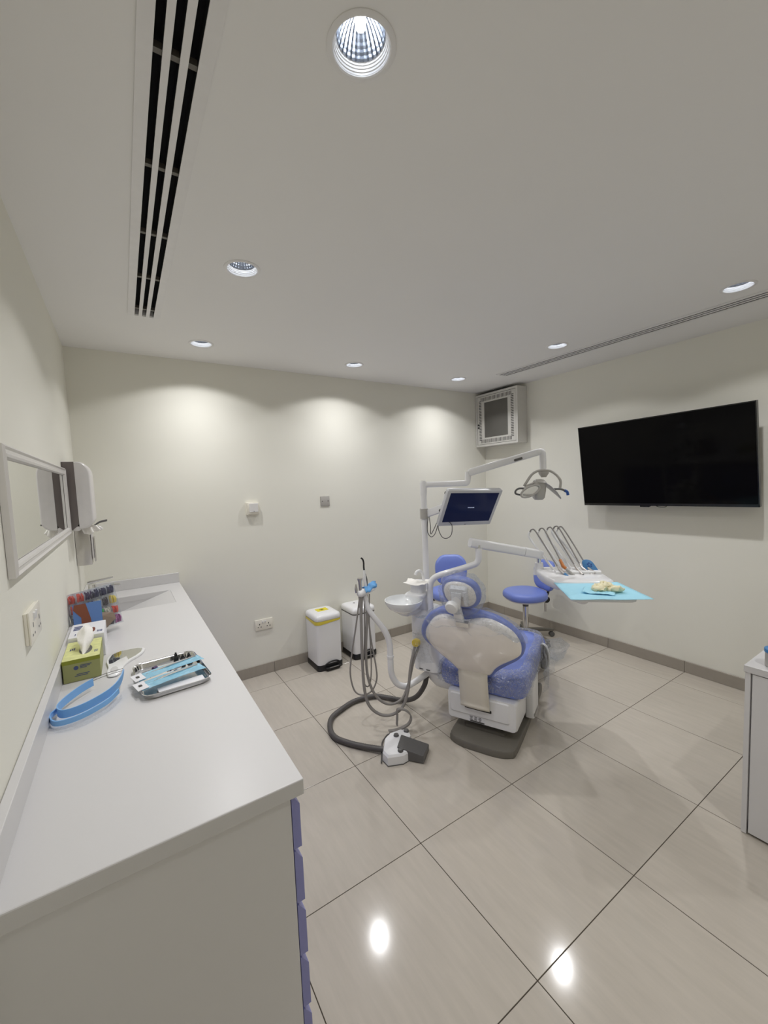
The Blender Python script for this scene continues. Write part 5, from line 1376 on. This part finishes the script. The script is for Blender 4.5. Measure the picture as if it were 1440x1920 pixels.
obj('drop_post', MB().loft([[V((2.596, 1.727, 0)) + du * a + dw * b + V((0, 0, z)) for a, b in rrect(w_, w_ * 0.7, 0.01, 4)] for w_, z in ((0.050, 1.005), (0.058, 0.96), (0.075, 0.925))]), 'white', t, smooth=45)
con = MB()
cno = [(-0.055, -0.27), (-0.02, -0.325), (0.06, -0.335), (0.20, -0.33), (0.285, -0.30), (0.325, -0.20), (0.335, -0.09), (0.325, 0.0), (0.16, 0.02), (0.02, 0.01), (-0.025, -0.06), (-0.05, -0.17)]
cno = [(q.x, q.y) for q in spline([(a, b, 0) for a, b in cno], 5, True)]
def fcon(a, b, c):
    return FD(a, b, c + (-0.05 * (b + 0.1) if c > -0.03 else 0))
con.pillow(cno, [(0.72, -0.062), (0.90, -0.055), (0.985, -0.030), (1.0, -0.012), (0.985, 0.002), (0.93, 0.008), (0.5, 0.010)], fcon, (0.14, -0.16))
obj('console_body', con, 'white', t, smooth=50)
rest = MB()
rest.loft([[FD(u, -0.165 + a, 0.018 + b) for a, b in rrect(0.055, 0.026, 0.011, 4)] for u in (0.04, 0.06, 0.29, 0.31)])
obj('instrument_rest', rest, 'white', t, smooth=45)
obj('tray_plate', MB().pillow(rrect(0.325, 0.335, 0.03, 5, 0.165, 0.165), [(0.95, -0.030), (0.99, -0.026), (1.0, -0.018), (0.985, -0.011)], FD), 'white', t, smooth=40)
obj('tray_handle', MB().tube(fillet([FD(0.05, 0.09, -0.03), FD(0.08, 0.14, -0.075), FD(0.13, 0.16, -0.085), FD(0.14, 0.12, -0.03)], 0.035), 0.013, 12), 'white', t, smooth=60)
kp = FD(0.275, -0.165, 0.0)
kx = (du * 0.97 + dw * 0.1).normalized(); ky = (V((0, 0, 0.86)) - dw * 0.35 - du * 0.25).normalized(); kn = kx.cross(ky)
if kn.dot(dw) < 0: kn = -kn
fkp = fr(kp, kx * 0.8, ky * 0.82, kn)
kpo = [(q.x, q.y) for q in spline([(-0.055, 0.05, 0), (-0.05, 0.105, 0), (-0.02, 0.125, 0), (0.02, 0.115, 0), (0.04, 0.06, 0), (0.045, 0.0, 0), (0.0, -0.01, 0), (-0.035, 0.005, 0)], 5, True)]
kpd = obj('keypad', MB().pillow(kpo, [(0.95, -0.008), (1.0, 0.0), (0.96, 0.008), (0.8, 0.010)], fkp), 'bluecap', t, smooth=45)
kb = MB()
for q in range(5):
    a = 2 * PI * q / 5 + 0.3
    kb.lathe([(0.005, 0.010), (0.005, 0.012)], fkp(-0.005 + 0.014 * math.cos(a), 0.080 + 0.014 * math.sin(a), 0), 10, (kx, ky, kn), (True, True))
obj('buttons', kb, 'deepblue', kpd, smooth=0, kind='stuff')
# whip arms and handpieces
whips = [[(2.634, 1.611, 0.935), (2.603, 1.714, 1.068), (2.585, 1.795, 1.179), (2.605, 1.797, 1.214)],
 [(2.677, 1.585, 0.945), (2.65, 1.685, 1.079), (2.638, 1.762, 1.184), (2.658, 1.764, 1.218)],
 [(2.722, 1.557, 0.950), (2.696, 1.656, 1.084), (2.684, 1.732, 1.189), (2.705, 1.734, 1.224)],
 [(2.755, 1.536, 0.955), (2.732, 1.634, 1.091), (2.722, 1.709, 1.194), (2.743, 1.711, 1.229)],
 [(2.788, 1.516, 0.955), (2.761, 1.615, 1.091), (2.746, 1.693, 1.19), (2.767, 1.694, 1.224)]]
hoses = [[(2.598, 1.801, 1.207), (2.595, 1.781, 1.227), (2.607, 1.76, 1.216), (2.607, 1.68, 1.114), (2.592, 1.612, 1.038), (2.576, 1.556, 0.985)],
 [(2.651, 1.767, 1.211), (2.648, 1.748, 1.232), (2.66, 1.727, 1.221), (2.644, 1.658, 1.131), (2.619, 1.596, 1.064), (2.596, 1.547, 1.008)],
 [(2.698, 1.738, 1.217), (2.695, 1.718, 1.237), (2.706, 1.698, 1.226), (2.702, 1.62, 1.124), (2.684, 1.553, 1.048), (2.666, 1.499, 0.992)],
 [(2.736, 1.714, 1.222), (2.732, 1.695, 1.242), (2.744, 1.675, 1.232), (2.736, 1.599, 1.129), (2.715, 1.534, 1.053), (2.695, 1.481, 0.995)],
 [(2.76, 1.698, 1.217), (2.756, 1.679, 1.238), (2.768, 1.659, 1.227), (2.765, 1.579, 1.123), (2.747, 1.513, 1.046), (2.729, 1.459, 0.990)]]
ends = [(2.572, 1.500, 0.955), (2.614, 1.480, 0.955), (2.656, 1.452, 0.960), (2.705, 1.425, 0.957), (2.722, 1.408, 0.967)]
hlabs = ['first handpiece on the console, with a blue plastic tip', 'handpiece with an orange sleeve on the console',
         'metal handpiece with dark open end, in the middle of the console', 'longer metal handpiece beside the dark-ended one on the console',
         'thin metal handpiece on the console next to the blue keypad']
for i in range(5):
    wpth = spline(whips[i], 6)
    obj('whip_arm', MB().tube(wpth, [0.0085 - 0.002 * k / len(wpth) for k in range(len(wpth))], 10), 'white', t, smooth=60)
for i in range(5):
    h = thing('handpiece', hlabs[i], 'handpiece', hoses[i][-1], 0, 'handpieces on the instrument console')
    obj('hose', MB().tube(spline(hoses[i], 8), 0.0048, 10), 'hosegrey', h, smooth=60)
    a, b = V(hoses[i][-1]), V(ends[i])
    back = a + (a - V(hoses[i][-2])).normalized() * -0.03
    obj('body', MB().tube([back, a, a.lerp(b, 0.5), b], [0.006, 0.009, 0.0085, 0.007], 12), 'steel' if i != 1 else 'lampgrey', h, smooth=60)
    if i == 0:
        obj('tip', MB().tube([a.lerp(b, 0.55), b, b + (b - a) * 0.25], [0.0085, 0.008, 0.005], 10), 'bluecap', h, smooth=60)
    if i == 1:
        obj('sleeve', MB().tube([V(hoses[1][-2]).lerp(a, 0.35), a, a.lerp(b, 0.25)], [0.0085, 0.011, 0.010], 12), 'orange', h, smooth=60)
    if i == 2:
        obj('tip', MB().tube([b, b + (b - a).normalized() * 0.006], 0.0075, 12), 'black', h, smooth=40)
# blue paper mat on the tray
pm = MB(); nx = 18; vs = []
for i in range(nx + 1):
    for j in range(nx + 1):
        u, v_ = i / nx, j / nx
        z = -0.0075 + 0.0025 * noise.noise(V((u * 4, v_ * 4, 1))) + 0.006 * max(0, u - 0.9) * 10 * 0.4
        a = -0.008 + 0.36 * u + 0.07 * v_ * u * 0.6; b = 0.0 + 0.352 * v_ - 0.01 * u
        vs.append(FD(a, b, z))
pm.add(vs, [[i * (nx + 1) + j, (i + 1) * (nx + 1) + j, (i + 1) * (nx + 1) + j + 1, i * (nx + 1) + j + 1] for i in range(nx) for j in range(nx)])
o = obj('paper_mat', pm, 'teal', smooth=60)
sm = o.modifiers.new('thick', 'SOLIDIFY'); sm.thickness = 0.0015
tag(o, 'light blue paper mat covering the console tray', 'mat')
gl = MB()
for k, (a, b, z, r1, r2, r3, sd) in enumerate(((0.215, 0.175, 0.013, 0.062, 0.045, 0.019, 1), (0.255, 0.20, 0.013, 0.045, 0.04, 0.016, 2), (0.185, 0.205, 0.013, 0.045, 0.035, 0.016, 3), (0.22, 0.19, 0.027, 0.035, 0.03, 0.014, 5))):
    rings = []
    for i in range(11):
        th2 = PI * (i + 0.4) / 11.8
        rings.append([FD(a + r1 * math.sin(th2) * math.cos(q), b + r2 * math.sin(th2) * math.sin(q), z + r3 * math.cos(th2)) for q in [2 * PI * j / 22 for j in range(22)]])
    m = MB().loft(rings, True, True).crumple(0.016, 42, sd * 3.1)
    gl.add(m.v, m.f)
for i, p in enumerate(gl.v): gl.v[i] = V((p.x, p.y, max(0.947, p.z)))
tag(obj('latex_gloves', gl, 'cream', smooth=70), 'crumpled cream latex gloves heaped on the blue paper mat', 'gloves')
sht = MB(); nx = 14; vs = []
for i in range(nx + 1):
    for j in range(nx + 1):
        u, v_ = i / nx - 0.5, j / nx - 0.5
        vs.append(FD(0.175 + 0.15 * u - 0.04 * v_, 0.215 + 0.10 * v_ + 0.05 * u, -0.001 + 0.010 * abs(noise.noise(V((u * 6, v_ * 6, 2)))) + 0.02 * max(0, -u - 0.3)))
sht.add(vs, [[i * (nx + 1) + j, (i + 1) * (nx + 1) + j, (i + 1) * (nx + 1) + j + 1, i * (nx + 1) + j + 1] for i in range(nx) for j in range(nx)]).crumple(0.004, 50, 2)
for i, p in enumerate(sht.v): sht.v[i] = V((p.x, p.y, max(0.9455, p.z)))
o = obj('blue_mask', sht, 'teal', smooth=70)
sm = o.modifiers.new('thick', 'SOLIDIFY'); sm.thickness = 0.0015
tag(o, 'folded blue face mask under the cream gloves on the paper mat', 'mask')

# ------------------------------------------------------------------ foot control with hose
FP = lambda px, py, z=0.0: V((0, 0, 0))
t = thing('foot_control', 'white and grey foot pedal control on the floor with a dark corrugated hose', 'foot control', (1.50, 1.90, 0))
fx_, fy_ = V((0.80, -0.60, 0)), V((0.60, 0.80, 0))
FC = fr((1.528, 1.872, 0), fx_, fy_, (0, 0, 1))
hs2 = [(-0.115, 0.055), (-0.118, -0.06), (-0.085, -0.105), (0.0, -0.085), (0.045, -0.045), (0.03, 0.02), (0.045, 0.09), (0.03, 0.14), (-0.02, 0.15), (-0.085, 0.11)]
FCp = hs2
obj('foot_hull', MB().pillow([(q[0], q[1]) for q in hs2], [(1.0, 0.003), (1.0, 0.05), (0.93, 0.062), (0.6, 0.068)], FC), 'white', t, smooth=30)
obj('base_rim', MB().pillow([(q[0], q[1]) for q in hs2], [(1.02, 0.0), (1.02, 0.005)], FC), 'dgrey', t, smooth=0)
pdl = MB()
po2 = [(-0.015, 0.075), (-0.035, -0.045), (0.115, -0.085), (0.150, 0.035)]
pdl.loft([[FC(a, b, z0_ + 0.10 * 0) for a, b in po2] for z0_ in (0.004, 0.030)] + [[FC(a, b, 0.078 - 0.20 * (a + 0.03)) for a, b in po2]])
pd_ = obj('pedal', pdl, 'dgrey', t, smooth=0)
bvm = pd_.modifiers.new('edge', 'BEVEL'); bvm.width = 0.005; bvm.segments = 2
for a, b, z in ((-0.045, 0.070, 0.066), (0.015, 0.118, 0.064), (-0.015, -0.062, 0.064)):
    obj('button', MB().lathe([(0.0155, z - 0.006), (0.0165, z + 0.004), (0.014, z + 0.012), (0.006, z + 0.014)], FC(a, b, 0), 18, caps=(True, True)), 'dgrey', t, smooth=40)
wr = fillet([FC(-0.125, -0.085, 0.008), FC(-0.135, 0.10, 0.008), FC(-0.105, 0.175, 0.010), FC(-0.05, 0.175, 0.015)], 0.02)
obj('wire_guard', MB().tube(wr, 0.004, 8), 'dgrey', t, smooth=60)
hk2 = [FC(-0.095, 0.150, 0.045), FC(-0.03, 0.155, 0.055), FC(0.03, 0.165, 0.085), FC(0.045, 0.175, 0.13), FC(0.01, 0.18, 0.165), FC(-0.035, 0.18, 0.168), FC(-0.040, 0.178, 0.13), FC(-0.045, 0.172, 0.07)]
hk2 = spline(hk2, 6)
hkm = MB(); rings = []
for i, p in enumerate(hk2):
    tg = (hk2[min(i + 1, len(hk2) - 1)] - hk2[max(i - 1, 0)]).normalized()
    b_ = V((0.3, 0.9, 0)).normalized(); n2 = tg.cross(b_).normalized()
    rings.append([p + b_ * (0.012 * s) + n2 * (0.004 * q) for s, q in ((-1, -1), (1, -1), (1, 1), (-1, 1))])
hkm.loft(rings)
obj('carry_hook', hkm, 'hosegrey', t, smooth=40)
hp = spline([(1.915, 2.13, 0.345), (1.903, 2.11, 0.285), (1.885, 2.12, 0.20), (1.87, 2.20, 0.09), (1.84, 2.31, 0.028), (1.77, 2.43, 0.020), (1.703, 2.50, 0.020), (1.56, 2.525, 0.020), (1.432, 2.486, 0.020), (1.33, 2.43, 0.020), (1.272, 2.33, 0.020), (1.258, 2.23, 0.020), (1.295, 2.14, 0.020), (1.35, 2.055, 0.021), (1.41, 1.975, 0.025), (1.450, 1.932, 0.028)], 14)
rad = []
for i in range(len(hp)):
    u = i / len(hp)
    rad.append(0.0165 + (0.0010 if i % 2 else -0.0006))
obj('hose', MB().tube(hp, rad, 14), 'hosedark', t, smooth=80)
